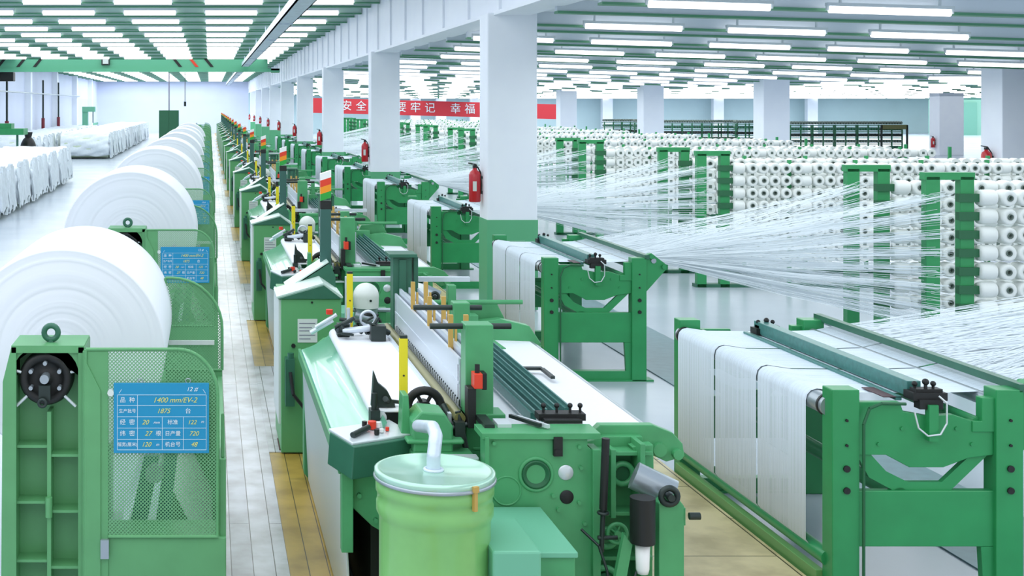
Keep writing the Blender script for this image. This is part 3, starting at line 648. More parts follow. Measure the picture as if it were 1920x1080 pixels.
    def f(b):
        b.box(1.96, 2.24, 7.62, 7.72, 1.42, 1.46)
        for x in (2.0, 2.08, 2.16, 2.22): knob(b, x, 7.67, 1.46, .016, .05)
        b.box(1.98, 2.20, 7.55, 7.62, 1.42, 1.44)
    B('dropper_clamp', BLACK, f)
    B('terminal_block', [DARKM, PALE], lambda b: (b.m(0).box(1.6, 1.66, 7.45, 7.7, 1.41, 1.44), b.m(1).box(1.68, 1.76, 7.46, 7.6, 1.42, 1.44), b.m(0).obox((1.86, 7.55, 1.44), (.02, .26, .02), .5), b.m(1).obox((1.9, 7.52, 1.44), (.02, .26, .02), .5)))
    # gearbox near centre, pulley
    def f(b):
        y0 = 7.6
        b.prism([(wx(775, y0), wz(830, y0)), (wx(772, y0), wz(792, y0)), (wx(790, y0), wz(772, y0)), (wx(835, y0), wz(776, y0)), (wx(850, y0), wz(800, y0)), (wx(850, y0), wz(850, y0)), (wx(775, y0), wz(850, y0))][::-1], y0, y0+.24)
        b.box(wx(762, y0), wx(870, y0), y0-.02, y0+.1, wz(832, y0), wz(824, y0))
        b.box(1.2, 1.56, 7.5, 7.8, 1.0, 1.24)
    B('gearbox', GREEN, f, .012)
    B('drive_pulley', BLACK, lambda b: (b.torus((1.35, 8.05, 1.40), .105, .028, n=28), b.cyl((1.35, 8.0, 1.40), (1.35, 8.1, 1.40), .045, 16), *[b.cyl((1.35, 8.05, 1.4), (1.35+.1*math.cos(a), 8.05, 1.4+.1*math.sin(a)), .012, 8) for a in (0, 1.05, 2.1, 3.14, 4.2, 5.2)]))
    B('linkage', DARKM, lambda b: (b.cyl((1.44, 7.9, 1.45), (1.52, 7.75, 1.28), .02), b.cyl((1.5, 7.74, 1.45), (1.55, 7.7, 1.2), .018), b.box(1.47, 1.53, 7.66, 7.72, 1.3, 1.4), b.cyl((1.44, 7.7, 1.35), (1.55, 7.7, 1.38), .015)))
    B('sensor_plate', PALE, lambda b: (b.box(1.28, 1.56, 7.42, 7.5, 1.245, 1.255), b.cyl((1.4, 7.45, 1.1), (1.4, 7.45, 1.245), .03)))
    # yellow posts
    for y in (7.95, 11.0):
        o = B('reach_post', YELLOW, lambda b: (b.box(1.18, 1.232, y, y+.035, 1.2, 1.85),), .004)
        B('post_cap', DARKM, lambda b: (b.box(1.183, 1.229, y, y+.033, 1.85, 1.868), b.cyl((1.206, y-.004, 1.62), (1.206, y, 1.62), .006), b.box(1.19, 1.222, y-.002, y, 1.22, 1.25), b.cyl((1.206, y+.02, 1.2), (1.206, y+.02, .95), .012)), par=o)
    # console
    ct = Vector((.93, 7.72, 1.25)); a = math.atan2(.50, .48)*.62
    con = B('control_console', [DGREEN, PALE], lambda b: (b.m(0).obox((.98, 7.72, 1.215), (.46, .26, .20), a, .12), b.m(1).obox((.977, 7.735, 1.322), (.455, .255, .02), a, .12)), .006)
    M = Matrix.Rotation(a, 3, 'Z')
    def cp(u, v, h): q = M@Vector((u, v, 0)); return (.977+q.x, 7.735+q.y, 1.336+h+v*.12)
    B('switch_bar', DARKM, lambda b: b.cyl(cp(-.18, -.06, .012), cp(-.02, -.0, .02), .018, 10), par=con)
    B('red_button', RED, lambda b: (b.cyl(cp(.02, .02, 0), cp(.02, .02, .045), .026, 14), b.cyl(cp(.09, -.04, 0), cp(.09, -.04, .02), .012, 10)), par=con)
    B('white_button', LWHITE, lambda b: (b.cyl(cp(.07, .03, 0), cp(.07, .03, .03), .02, 12), b.cyl(cp(.04, -.05, 0), cp(.04, -.05, .02), .014, 10)), par=con)
    B('black_button', BLACK, lambda b: (b.cyl(cp(-.01, -.07, 0), cp(-.01, -.07, .03), .016, 12), b.cyl(cp(.0, .07, 0), cp(.0, .07, .03), .016, 12)), par=con)
    # temples / grippers on the cloth
    def f(b):
        b.prism([(1.02, 1.4), (1.17, 1.4), (1.12, 1.50), (1.06, 1.55), (1.035, 1.62)], 8.05, 8.12)
        b.cyl((1.03, 8.0, 1.38), (1.03, 8.0, 1.5), .02); b.cyl((1.03, 8.06, 1.45), (1.2, 8.1, 1.42), .012); b.box(1.0, 1.06, 7.95, 8.05, 1.3, 1.4); b.cyl((1.1, 8.02, 1.46), (1.16, 8.12, 1.4), .018)
    B('gripper', DARKM, f)
    rnd = random.Random(5)
    def f(b):
        for i in range(16):
            x, y, z = rnd.uniform(.98, 1.5), rnd.uniform(10.3, 10.8), rnd.uniform(1.42, 1.52)
            b.cyl((x, y, z), (x+rnd.uniform(-.12, .12), y+rnd.uniform(-.05, .05), z+rnd.uniform(-.05, .06)), rnd.uniform(.010, .024), 8)
        b.box(1.3, 1.42, 10.3, 10.42, 1.4, 1.52); b.box(1.05, 1.15, 10.5, 10.6, 1.4, 1.5)
    B('weft_cutter', DARKM, f)
    B('weft_inserter', SILVER, lambda b: (b.cyl((1.08, 10.4, 1.46), (1.32, 10.4, 1.49), .026, 12), b.cyl((.86, 10.9, 1.36), (1.05, 10.9, 1.47), .02, 10), b.cyl((.9, 10.88, 1.41), (1.08, 10.88, 1.52), .016, 10), b.torus((1.3, 10.5, 1.55), .06, .012), b.cyl((1.15, 10.6, 1.42), (1.15, 10.6, 1.62), .014)))
    B('inserter_knob', [OCHRE, RED], lambda b: (b.m(0).box(1.135, 1.19, 10.8, 10.85, 1.36, 1.46), b.m(1).cyl((1.02, 10.9, 1.52), (1.02, 10.9, 1.56), .03), ))
    # far side frame and housing
    def f(b):
        b.prism([(.82, .1), (.82, 1.1), (1.0, 1.25), (1.5, 1.38), (2.3, 1.4), (2.75, 1.3), (2.8, 1.0), (2.65, .7), (2.65, 0), (.9, 0)], 11.12, 11.28)
    B('far_side_frame', GREEN, f, .006)
    def f(b):
        b.box(1.9, 2.3, 10.95, 11.1, 1.38, 1.5); b.prism([(2.1, 1.38), (2.2, 1.56), (2.5, 1.58), (2.6, 1.38)], 11.15, 11.25); b.cyl((1.9, 11.05, 1.6), (2.7, 11.05, 1.6), .02); b.box(2.05, 2.12, 11.0, 11.1, 1.4, 1.75)
        b.box(1.85, 2.75, 11.3, 11.5, 1.0, 1.34)
    B('far_drive_housing', GREEN, f, .006)
    B('top_beam', SILVER, lambda b: (b.box(1.2, 2.3, 11.3, 11.36, 1.74, 1.78), b.box(1.2, 1.24, 11.3, 11.36, 1.0, 1.74)))
    return r
loom = make_loom()

def make_cabinet():
    Y0 = 12.0; x0, x1 = wx(527, Y0), wx(640, Y0)
    r = thing('control_cabinet', 'x', 'cabinet', ((x0+x1)/2, Y0, 0), 'control cabinets at the loom ends')
    zt = wz(560, Y0)
    b = MB(); b.box(x0, x1, Y0, Y0+1.0, .04, zt); b.build('body', mat('cabinet_paint', (96, 166, 108), .4), r, .008)
    b = MB(); b.box(x0-.02, x0, Y0+.05, Y0+.95, .3, zt-.02); b.build('side_trim', PAPER, r)
    b = MB(); b.m(0).prism([(x0-.03, zt), (x0+.40, zt+.125), (x1-.0, zt)], Y0-.02, Y0+.04); b.build('front_gable', DGREEN, r)
    b = MB(); b.prism([(x0-.04, zt), (x0-.04, zt+.012), (x0+.40, zt+.14), (x1+.02, zt+.012), (x1+.02, zt)], Y0+.04, Y0+.62); b.build('roof', mat('pale_roof', (206, 226, 216), .35), r)
    b = MB(); b.prism([(x0+.1, zt), (x0+.5, zt+.26), (x1+.0, zt+.14), (x1+.0, zt)], Y0+.55, Y0+1.0); b.build('rear_hood', DGREEN, r)
    b = MB(); b.obox((x0+.29, Y0+.77, zt+.146), (.49, .46, .012), 0, 0, -.576); b.build('hood_cover', mat('pale_roof', (206, 226, 216), .35), r)
    lb = MB(); lb.box(wx(558, Y0), wx(595, Y0), Y0-.006, Y0, wz(642, Y0), wz(598, Y0)); l = lb.build('notice_sheet', PAPER, r)
    q = MB()
    for i, (z, w_) in enumerate(((606, 1), (614, .8), (620, 1), (628, 1), (635, .7))): q.box(wx(561, Y0), wx(561, Y0)+.15*w_, Y0-.008, Y0-.006, wz(z, Y0)-.004, wz(z, Y0)+.003)
    q.build('printed_line', GREYINK, l)
    b = MB(); b.cyl((wx(550, Y0), Y0-.02, wz(648, Y0)), (wx(550, Y0), Y0, wz(648, Y0)), .02, 12); b.cyl((wx(585, Y0), Y0-.01, wz(567, Y0)), (wx(585, Y0), Y0, wz(567, Y0)), .01); b.build('lock', BLACK, r)
    b = MB(); b.box(wx(535, 11.9), wx(552, 11.9), 11.85, 12, wz(760, 11.9), wz(672, 11.9)); b.cyl((wx(545, 11.9), 11.9, wz(672, 11.9)), (wx(545, 11.9), 11.9, wz(662, 11.9)), .03); b.build('air_valve', DGREEN, r)
    b = MB(); b.path([(wx(545, 11.8), 11.85, wz(700, 11.8)), (wx(550, 11.8), 11.8, wz(740, 11.8)), (wx(570, 11.8), 11.8, wz(765, 11.8)), (wx(585, 11.8), 11.8, wz(770, 11.8))], .016, 8); b.build('air_hose', BLACK, r)
    # signal tower
    yp = Y0+.75; S = F/yp; xp0, xp1 = wx(601, yp), wx(621, yp); zb = zt+.1; z1 = wz(392, yp); z2 = wz(377, yp); z3 = wz(326, yp)
    b = MB(); b.box(xp0, xp1, yp, yp+.09, zb, z1); sp = b.build('signal_pole', mat('pole_teal', (52, 96, 88), .4), r, .006)
    b = MB(); b.box(xp0-.002, xp1+.002, yp-.002, yp+.092, z1, z2); b.build('collar', BLACK, sp)
    h = (z3-z2)/4
    for i, m_ in enumerate((LGRN, ORANGE, RED, LWHITE)):
        b = MB(); za, zb_ = z2+h*i, z2+h*(i+1); d = .035
        b.prism([(xp0, za), (xp1, za+d), (xp1, zb_+d), (xp0, zb_)], yp, yp+.09); b.build('signal_lamp', m_, sp)
    return r
cab = make_cabinet()
def make_feeder():
    Y0 = 12.3; r = thing('weft_feeder', 'x', 'yarn feeder', (1.65, Y0, 0), 'weft feeders between the looms')
    b = MB(); b.box(1.62, 1.70, Y0, Y0+.08, 0, 1.35); b.box(1.45, 1.95, Y0-.1, Y0+.3, 0, .04); b.build('stand_post', GREEN, r, .004)
    b = MB(); b.cyl((1.35, Y0, 1.33), (2.15, Y0, 1.33), .02, 10); b.build('carrier_rod', STEEL, r)
    for x in (1.50, 1.99):
        b = MB(); b.sphere((x, Y0-.02, 1.47), .125, 20, 10, (1, 1, 1), -.2, PI/2); b.cyl((x, Y0-.02, 1.36), (x, Y0-.02, 1.45), .12, 20, .123); d = b.build('feeder_dome', mat('feeder_white', (226, 230, 226), .35), r)
        b = MB(); b.cyl((x+.03, Y0-.145, 1.44), (x+.03, Y0-.13, 1.44), .012); b.build('sensor', DARKM, d)
        b = MB(); b.box(x-.1, x+.1, Y0-.1, Y0+.1, 1.2, 1.36); b.cyl((x-.12, Y0-.12, 1.3), (x+.1, Y0-.12, 1.24), .035); b.cyl((x-.1, Y0-.1, 1.1), (x-.05, Y0-.1, 1.32), .02); b.build('feeder_body', STEEL, r)
        b = MB(); b.torus((x+.02, Y0-.13, 1.2), .11, .014, a0=0, a1=PI); b.cyl((x-.02, Y0-.1, 1.05), (x-.02, Y0-.1, 1.2), .06); b.build('feeder_drive', BLACK, r)
        b = MB(); b.prism([(x-.1, .95), (x+.1, .95), (x+.08, 1.12), (x+.02, 1.2), (x-.02, 1.2)], Y0-.1, Y0-.02); b.build('bracket', GREEN, r)
    return r
feed = make_feeder()
NL = 16
for k in range(NL):
    o = loom if k == 0 else copy_tree(loom, (0, P*k, 0)); o['label'] = 'green weaving loom with white cloth beside the plank aisle, %s to the camera' % near(k)
    o = cab if k == 0 else copy_tree(cab, (0, P*k, 0)); o['label'] = 'green control cabinet with a four-colour signal tower, %s to the camera' % near(k)
    if k < 8:
        o = feed if k == 0 else copy_tree(feed, (0, P*k, 0)); o['label'] = 'yarn feeder with two white domes on a stand behind the %s loom' % near(k)

# ------------------------------------------------------------------ drum
r = thing('steel_drum', 'pale green steel drum with clamped lid in front of the nearest loom', 'drum', (1.172, 6.67, 0))
dx, dy = 1.172, 6.67; zt = 1.40
b = MB(); b.lathe([(0, 0), (.275, 0), (.287, .02), (.287, .6), (.292, .61), (.292, .63), (.287, .64), (.287, 1.15), (.292, 1.17), (.302, 1.19), (.302, 1.235), (.297, 1.245), (.297, 1.285), (.305, 1.295), (.305, 1.335), (.299, 1.345), (.303, zt-.02)], (dx, dy, 0), 'Z', 64); b.build('body', DRUMG, r)
b = MB(); b.lathe([(.0, zt-.012), (.27, zt-.012), (.285, zt+.004), (.30, zt+.006), (.312, zt+.0), (.312, zt-.03), (.302, zt-.035)], (dx, dy, 0), 'Z', 64); b.build('lid', DRUMLID, r)
b = MB(); b.torus((dx, dy, zt-.035), .306, .012, 'Z', 64, 8); b.build('clamp_ring', STEEL, r)
b = MB(); a = -1.06; cx, cy = dx+.315*math.cos(a), dy+.315*math.sin(a); b.obox((cx, cy, zt-.07), (.02, .02, .12), a); b.obox((cx, cy, zt-.02), (.03, .03, .03), a); b.build('clamp_lever', OCHRE, r)
b = MB(); px_, py_ = dx+.0, dy+.03
pts = [(px_, py_, zt-.01), (px_+.0, py_, zt+.06), (px_+.012, py_+.03, zt+.11), (px_+.03, py_+.1, zt+.145), (px_+.04, py_+.25, zt+.15), (px_+.05, py_+.8, zt+.02)]
b.path(pts, .036, 16)
for p in pts[1:-1]: b.sphere(p, .036, 12, 8)
b.torus((px_, py_, zt-.008), .045, .01, 'Z', 20, 6); b.build('suction_pipe', GALV, r)

# ------------------------------------------------------------------ warp stands
YS = 8.2
def make_stand():
    r = thing('warp_stand', 'x', 'warp stand', (4.6, YS, 0), 'green warp stands right of the looms')
    def B(name, m_, fn, bev=0, par=r):
        b = MB(); fn(b); return b.build(name, m_, par, bev)
    Y1 = YS+2.8
    for (x0, y) in ((3.99, YS), (5.04, YS), (3.99, Y1-.14), (5.04, Y1-.14)):
        p = B('post', SGREEN, lambda b: (b.box(x0, x0+.175, y, y+.14, 0, 1.475),), .006)
        if y < YS+1:
            def f(b):
                b.cyl((x0+.09, y-.012, zq), (x0+.09, y, zq), rq, 12)
            for zq, rq in ((1.28, .009), (1.12, .009), (.97, .022), (.83, .022)): B('bolt', BLACK, f, par=p)
    for i, y in enumerate((YS+.03, Y1-.09)):
        def f(b):
            b.prism([(4.16, 1.05), (4.16, 1.39), (4.44, 1.39), (4.46, 1.33), (4.62, 1.30), (4.78, 1.31), (4.9, 1.27), (5.04, 1.25), (5.04, 1.05), (4.88, 1.03), (4.72, .97), (4.5, .97), (4.35, 1.05)], y, y+.05)
            if i == 0:
                for x, z in ((4.3, 1.12), (4.45, 1.22), (4.62, 1.16), (4.9, 1.12), (4.8, 1.22)): b.cyl((x, y-.01, z), (x, y, z), .012, 8)
            b.prism([(4.9, 1.27), (4.96, 1.27), (4.96, 1.42), (5.05, 1.42), (5.05, 1.2), (4.9, 1.2)], y-.01, y+.06)
        B('upper_plate', SGREEN, f, .005)
        B('lower_plate', SGREEN, lambda b: b.box(4.16, 5.05, y, y+.06, .46, .82), .006)
        B('curved_brace', SGREEN, lambda b: b.prism([(4.17, 1.05), (4.26, 1.05), (4.36, .94), (4.5, .87), (4.72, .87), (4.92, 1.06), (5.03, 1.06), (4.78, .82), (4.4, .82), (4.25, .9)], y+.02, y+.06))
        B('foot_rail', SGREEN, lambda b: (b.box(4.16, 5.05, y, y+.1, 0, .12), b.box(4.0, 5.3, y-.03, y+.16, 0, .02), b.prism([(4.96, .46), (5.04, .46), (5.04, .12), (4.98, .12)], y, y+.05)))
    B('wing_bracket', SGREEN, lambda b: (b.prism([(5.2, 1.05), (5.2, 1.5), (5.28, 1.53), (5.45, 1.40), (5.45, 1.33)], YS+.02, YS+.1), b.cyl((5.28, YS, 1.49), (5.28, YS+.14, 1.49), .03), b.cyl((5.42, YS-.02, 1.37), (5.42, YS+.14, 1.37), .025)), .004)
    B('side_rail', mat('curb_green', (104, 160, 92), .4), lambda b: (b.box(3.95, 4.01, YS+.14, Y1-.14, .16, .27),), .004)
    B('top_roller', STEEL, lambda b: (b.cyl((4.03, YS+.1, 1.345), (4.03, Y1-.1, 1.345), .068, 28)))
    B('roller_bearing', BLACK, lambda b: (b.cyl((4.03, YS+.14, 1.345), (4.03, YS+.16, 1.345), .074, 20), b.cyl((4.03, Y1-.17, 1.345), (4.03, Y1-.14, 1.345), .074, 20)))
    B('tension_roller', STEEL, lambda b: (b.cyl((4.2, YS+.1, 1.36), (4.2, Y1-.1, 1.36), .03, 14)))
    B('lower_tube', SGREEN, lambda b: (b.cyl((4.45, YS+.05, .78), (4.45, Y1-.05, .78), .055, 16)))
    B('lower_tube', SGREEN, lambda b: (b.cyl((4.02, YS+.1, .36), (4.02, Y1-.1, .36), .055, 16)))
    # comb bar (perforated teal)
    B('comb_bar', TEAL, lambda b: (b.box(4.55, 4.64, YS+.15, Y1-.3, 1.40, 1.50), b.box(4.46, 4.50, YS+.12, Y1-.3, 1.38, 1.41), b.box(4.68, 4.71, YS+.12, Y1-.3, 1.37, 1.40)), .004)
    for y in (YS+.02, Y1-.42):
        def f(b):
            b.box(4.52, 4.74, y, y+.12, 1.40, 1.45); b.box(4.55, 4.7, y-.02, y+.05, 1.35, 1.41); b.box(4.55, 4.72, y+.02, y+.1, 1.45, 1.47)
            for x in (4.56, 4.68): knob(b, x, y+.06, 1.45, .018, .06)
            knob(b, 4.62, y+.04, 1.45, .022, .08)
        B('comb_clamp', BLACK, f)
    B('clamp_bracket', SGREEN, lambda b: (b.box(4.60, 4.66, YS-.02, YS+.03, 1.15, 1.38), ))
    B('signal_cable', PALE, lambda b: b.path([(4.66, YS-.02, 1.44), (4.70, YS-.04, 1.4), (4.70, YS-.04, 1.27), (4.66, YS-.04, 1.2), (4.58, YS-.04, 1.19), (4.52, YS-.04, 1.24), (4.5, YS-.03, 1.34)], .006, 6))
    B('power_cable', DEEP, lambda b: b.path([(4.46, YS+.0, 1.385), (4.3, YS-.01, 1.39), (4.22, YS-.015, 1.36), (4.18, YS-.02, 1.26), (4.18, YS-.02, .05)], .01, 8))
    B('dark_lath', mat('dark_lath', (74, 42, 50), .5), lambda b: (b.box(4.38, 4.5, YS+.12, YS+.4, 1.40, 1.405), b.box(4.74, 4.79, YS+.2, YS+.7, 1.39, 1.395)))
    B('rear_roller', STEEL, lambda b: (b.cyl((5.30, YS-.0, 1.44), (5.30, Y1, 1.44), .03, 16), b.cyl((5.12, YS+.1, 1.36), (5.12, Y1-.1, 1.36), .045, 16)))
    B('rear_rail', DGREEN, lambda b: (b.box(5.19, 5.25, YS-.0, Y1, 1.46, 1.51)))
    B('rear_tube', SGREEN, lambda b: (b.cyl((4.95, YS+.05, 1.25), (4.95, Y1-.05, 1.25), .04, 14)))
    return r
OFF = {1: -.33}
stand = make_stand()
def make_sheet():
    # warp sheet over the stand: thin gaps between bands of threads
    r = thing('warp_sheet', 'x', 'warp threads', (4.0, YS, 0), 'warp sheets hanging on the stands')
    y0, y1 = YS+.28, YS+2.62
    def strip(b, ya, yb):
        prof = [(4.00, .36), (3.955, .42), (3.955, 1.34)]+[(4.03-.075*math.cos(t), 1.345+.075*math.sin(t)) for t in (.5, 1.0, 1.57)]+[(4.2, 1.395), (4.5, 1.392), (4.75, 1.388), (5.1, 1.40), (5.26, 1.435)]
        n = len(prof); b.add([(p[0], ya, p[1]) for p in prof]+[(p[0], yb, p[1]) for p in prof], [(i, i+1, n+i+1, n+i) for i in range(n-1)], True)
    b = MB(); edges = [0, .33, .66, 1.0]; rnd = random.Random(2)
    for q in range(3):
        a0 = y0+(y1-y0)*edges[q]+.012; a1 = y0+(y1-y0)*edges[q+1]-.012
        n = 46; st = (a1-a0)/n
        for i in range(n):
            g = st*rnd.choice((.0, .0, .04, .12)) if i % 3 else st*.08
            strip(b, a0+i*st, a0+(i+1)*st-g)
    o = b.build('thread_band', mat('warp_thread_sheet', (222, 235, 246), .6), r, fix=False); o['kind'] = 'stuff'
    return r
sheet = make_sheet()
for k in range(10):
    o = stand if k == 0 else copy_tree(stand, (0, P*k+OFF.get(k, 0), 0)); o['label'] = 'green post-and-plate warp stand with rollers, %s to the camera' % near(k)
    o = sheet if k == 0 else copy_tree(sheet, (0, P*k+OFF.get(k, 0), 0)); o['label'] = 'white sheet of warp threads hanging over the %s warp stand' % near(k)

# ------------------------------------------------------------------ creels, packages, yarn
CY = [(15.75+P*k-P, 17.7+P*k-P) for k in range(0, 12)]       # k=0 belongs to the nearest loom (off to the right)
XA = 9.45; ROWS = [2.16-.226*i for i in range(8)]
def make_creel():
    y = 0; r = thing('creel', 'x', 'creel', (9.0, 0, 0), 'green creel frames behind the warp stands')
    for x in (8.86, 9.28):
        b = MB(); b.box(x-.04, x+.13, 0, .12, 0, 2.42); b.build('post', SGREEN, r, .004)
    b = MB(); b.box(8.8, 9.42, 0, .12, 2.38, 2.47); b.build('top_rail', SGREEN, r)
    b = MB()
    for z in ROWS: b.box(9.2, 9.5, -.04, .04, z-.05, z+.05); b.box(9.42, 17.2, .14, .17, z-.015, z+.0)
    b.build('package_rail', DEEP, r)
    for i in range(7):
        b = MB(); x = 10.55+1.2*i; b.box(x-.03, x+.03, .12, .18, 0, 2.3); b.build('rear_post', SGREEN, r)
    b = MB(); b.box(8.8, 17.2, 0, .2, 0, .06); b.build('foot', DGREEN, r)
    return r
crp = make_creel(); nc = 0; creels = []
for k, (ya, yb) in enumerate(CY):
    for j, y in enumerate((ya, yb)):
        if VX+8.8*F/y > 1990: continue
        o = crp if nc == 0 else copy_tree(crp); o.location = (9.0, y, 0)
        o['label'] = 'green creel frame carrying rows of white yarn packages, %s to the camera' % near(nc); creels.append((y, nc)); nc += 1
packs = []
for y, ci in creels:
    rows = 8 if y < 24 else 6 if y < 34 else 3
    if y > 62: rows = 2
    for ri in range(rows):
        for q in range(35):
            x = XA+.16+.222*q; g = q//5
            x = XA+.33+q*.205+g*.175
            if x > 17.2: break
            u = VX+x*F/y; v = VY+(CH-ROWS[ri])*F/y
            if u > 1960: break
            packs.append((y, ci, ri, q, x, ROWS[ri], 0))
        for g in range(7):
            x = XA+.10+g*1.2; u = VX+x*F/y
            if u < 1960 and x < 17.2: packs.append((y, ci, ri, 100+g, x, ROWS[ri], 1))
packs.sort(key=lambda t: (t[0]+ (0 if t[2] < 6 else 3)))
pn, pf = packs[:300], packs[300:]
pp = thing('yarn_package', 'x', 'yarn package', (0, 0, 0))
b = MB(); b.lathe([(.034, -.09), (.038, -.105), (.085, -.105), (.096, -.095), (.1, -.06), (.1, .06), (.09, .1), (.034, .1)], (0, 0, 0), 'Y', 20); b.build('yarn', PACK, pp)
b = MB(); b.lathe([(.0, -.07), (.026, -.07), (.026, -.118), (.036, -.118), (.036, .12)], (0, 0, 0), 'Y', 14); b.build('core_tube', CORE, pp)
for i, (y, ci, ri, q, x, z, ax) in enumerate(pn):
    o = pp if i == 0 else copy_tree(pp); o.location = (x, y, z)
    o.rotation_euler = (random.uniform(-.06, .06), 0, (PI/2 if ax else random.uniform(-.08, .1)))
    if ax: o['label'] = 'sideways yarn package on the %s creel, %s row down, %s along' % (near(ci), ORD[ri], ORD[q-100])
    else: o['label'] = 'yarn package on the %s creel, %s row down, %s from its left' % (near(ci), ORD[ri], ORD[q])
    o['group'] = 'yarn packages on the %s creel' % near(ci)
b = MB()
for (y, ci, ri, q, x, z, ax) in pf:
    if ax: b.m(0).cyl((x-.1, y, z), (x+.1, y, z), .098, 8)
    else:
        b.m(0).cyl((x, y-.1, z), (x, y+.1, z), .1, 8); b.m(1).box(x-.03, x+.03, y-.104, y-.1, z-.03, z+.03)
tag(b.build('yarn_package_mass', [PACK, CORE]), 'countless white yarn packages on the farther creels', 'yarn packages', kind='stuff')

def yarn_fan(k, n_per):
    rnd = random.Random(k); b = MB(); ys0 = YS+P*k+OFF.get(k, 0)
    ya, yb = CY[k]
    for yc in (ya, yb):
        for ri, z in enumerate(ROWS):
            for i in range(n_per):
                t = (i+.5)/n_per
                p0 = Vector((9.0+rnd.uniform(-.1, .1), yc+rnd.uniform(-.12, .12), z+rnd.gauss(0, .045)))
                yy = ys0+.3+2.3*rnd.random()
                p1 = Vector((5.27, yy, 1.435))
                sag = rnd.uniform(.02, .07)
                mid = (p0+p1)/2-Vector((0, 0, sag)); rr_ = .0027*(1+.06*k)
                for a_, c_ in ((p0, mid), (mid, p1)):
                    d = (c_-a_).normalized(); u = d.cross(Vector((0, 0, 1))).normalized()*rr_; w_ = Vector((0, 0, rr_*1.3))
                    b.add([a_-u, a_+u, a_+w_, c_-u, c_+u, c_+w_], [(0, 1, 4, 3), (1, 2, 5, 4), (2, 0, 3, 5)])
            # continuation along the creel
    return b.build('warp_yarn_fan', YARN, fix=False)
for k in range(9):
    o = yarn_fan(k, (100, 40, 32, 28)[k] if k < 4 else 14)
    tag(o, 'fan of white warp yarns running from the creel to the %s warp stand' % near(k), 'yarns', kind='stuff')

# ------------------------------------------------------------------ extinguishers
ex = thing('fire_extinguisher', 'x', 'fire extinguisher', (4.33, 20.9, 1.72), 'extinguishers on the columns')
ye = 20.9; xe = 4.33
b = MB(); b.lathe([(0, 0), (.085, 0), (.095, .015), (.095, .44), (.08, .49), (.04, .52), (.03, .56), (0, .56)], (xe, ye, 1.72), 'Z', 24); bod = b.build('cylinder_body', EXTR, ex)
b = MB(); b.obox((xe-.02, ye-.097, 1.98), (.06, .003, .16), -.15); b.build('label_sheet', PAPER, bod)
b = MB(); b.box(xe-.03, xe+.03, ye-.03, ye+.03, 2.27, 2.32); b.obox((xe-.04, ye, 2.34), (.14, .02, .02), 0, 0, .2); b.build('valve', BLACK, ex)
b = MB(); b.path([(xe+.04, ye, 2.3), (xe+.09, ye-.02, 2.2), (xe+.1, ye-.03, 2.0), (xe+.095, ye-.03, 1.85)], .012, 8); b.build('hose', BLACK, ex)
b = MB(); b.box(xe+.095, 4.45, ye-.04, ye+.04, 1.85, 1.9); b.box(xe+.08, 4.45, ye-.04, ye+.04, 2.1, 2.14); b.build('wall_hook', DARKM, ex)
for i, y in enumerate(YC):
    o = ex if i == 0 else copy_tree(ex, (0, y-YC[0], 0)); o['label'] = 'red fire extinguisher hanging on the %s column beside the looms' % near(i)

# ------------------------------------------------------------------ banner
YN = 112.0
bx0, bx1 = wx(560, YN), wx(1058, YN); zt0, zt1 = wz(183, YN), wz(196, YN); bh = 1.3
r = thing('slogan_banner', 'long red banner with white characters hanging before the far wall', 'banner', ((bx0+bx1)/2, YN, zt0))
b = MB(); b.prism([(bx0, zt0-bh), (bx1, zt1-bh), (bx1, zt1), (bx0, zt0)], YN, YN+.03); b.build('cloth', BRED, r)
for ch, u in zip('安全生产要牢记幸福', (650, 677, 703, 729, 752, 779, 806, 854, 881)):
    t = (u-560)/(1058-560); text_mesh(ch, .95, (wx(u, YN), YN-.03, zt0+(zt1-zt0)*t-bh/2), INK, r, 'character', .01)
for u in (560, 720, 900, 1050):
    b = MB(); x = wx(u, YN); b.cyl((x, YN+.02, 3.7), (x, YN+.02, 4.3), .02, 6); b.build('cord', DARKM, r)

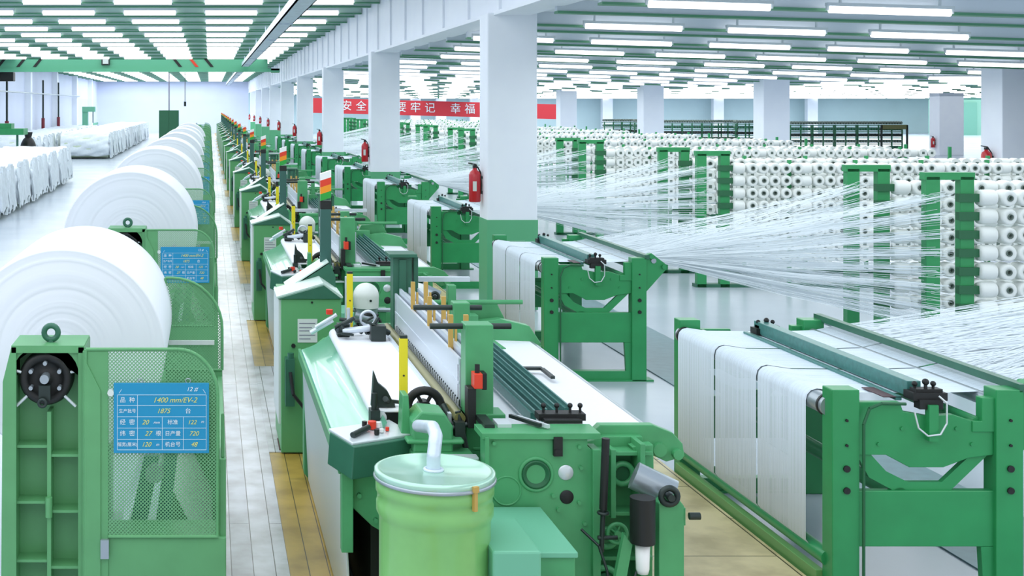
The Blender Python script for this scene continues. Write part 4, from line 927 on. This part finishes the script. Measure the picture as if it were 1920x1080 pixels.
# ------------------------------------------------------------------ trolleys of bobbins at the back right
def make_trolley():
    r = thing('bobbin_trolley', 'x', 'trolley', (0, 0, 0), 'dark green bobbin trolleys near the far wall')
    for x in (-.8, 0, .8):
        b = MB(); b.box(x-.04, x+.04, -.3, -.22, .1, 1.75); b.build('post', DEEP, r)
    b = MB()
    for z in (.3, .65, 1.0, 1.35, 1.7): b.box(-.85, .85, -.3, .3, z-.02, z+.02)
    b.build('shelf', DGREEN, r)
    for j, z in enumerate((.34, .69, 1.04, 1.39, 1.74)):
        b = MB()
        for i in range(8): b.cyl((-.74+.21*i, -.31, z+.12), (-.74+.21*i, .2, z+.12), .085, 8)
        o = b.build('row_of_bobbins', [DGREEN, CORE, DARKM][j % 3], r)
    for x in (-.7, .7):
        b = MB(); b.cyl((x-.04, -.2, .06), (x+.04, -.2, .06), .06, 10); b.build('wheel', BLACK, r)
    return r
tr = make_trolley()
spots = [(1148, 98), (1180, 98), (1205, 96), (1258, 92), (1295, 92), (1332, 92), (1362, 92), (1395, 90), (1420, 90), (1498, 84), (1540, 84), (1582, 84), (1624, 84), (1668, 84)]
for i, (u, y) in enumerate(spots):
    o = tr if i == 0 else copy_tree(tr); o.location = (wx(u, y), y, 0); o.scale = (.85, 1, 1.15)
    o['label'] = 'dark green trolley with rows of bobbins before the far right wall, %s from the left' % ORD[i]
r = thing('rack_frame', 'olive box frame around the last bobbin trolley near the far right wall', 'frame', (wx(1677, 83.4), 83.4, 0))
x0, x1 = wx(1652, 83.4), wx(1700, 83.4)
for x in (x0, x1):
    b = MB(); b.box(x-.05, x+.05, 83.3, 83.4, 0, 2.0); b.build('post', DARKM, r)
b = MB(); b.box(x0, x1, 83.3, 83.4, 1.72, 2.02); b.build('header', mat('olive', (92, 96, 58), .5), r)
# far right door and extinguishers
b = MB(); b.box(wx(1752, 140), wx(1830, 140), 139.8, 140, 0, 3.6); 
d = struct(b.build('door_1', mat('door_green', (96, 150, 134), .5)))
b = MB(); b.box(wx(1742, 140.2), XR, 140, 140.3, 0, 5); struct(b.build('wall_right_return', mat('green_tint_wall', (120, 168, 152), .6)))
c_ = column(47.9, 84, zr(22), 1.6, 1.2, False); column_label(c_, 'pale square column near the green door at the far right')
for i, (u, y) in enumerate(((1750, 84.5), (1851, 32.7))):
    o = copy_tree(ex); o.location = (wx(u, y), y, 1.0 if i == 0 else 1.5); o.scale = (1.3, 1.3, 1.2)
    o['label'] = ('red fire extinguisher on the pale column near the green door', 'red fire extinguisher beside the big right-hand column')[i]; o['group'] = 'extinguishers beyond the creels'
    o.location = ((47.9-.156, y, .5), (20-.156, y, 1.5))[i]
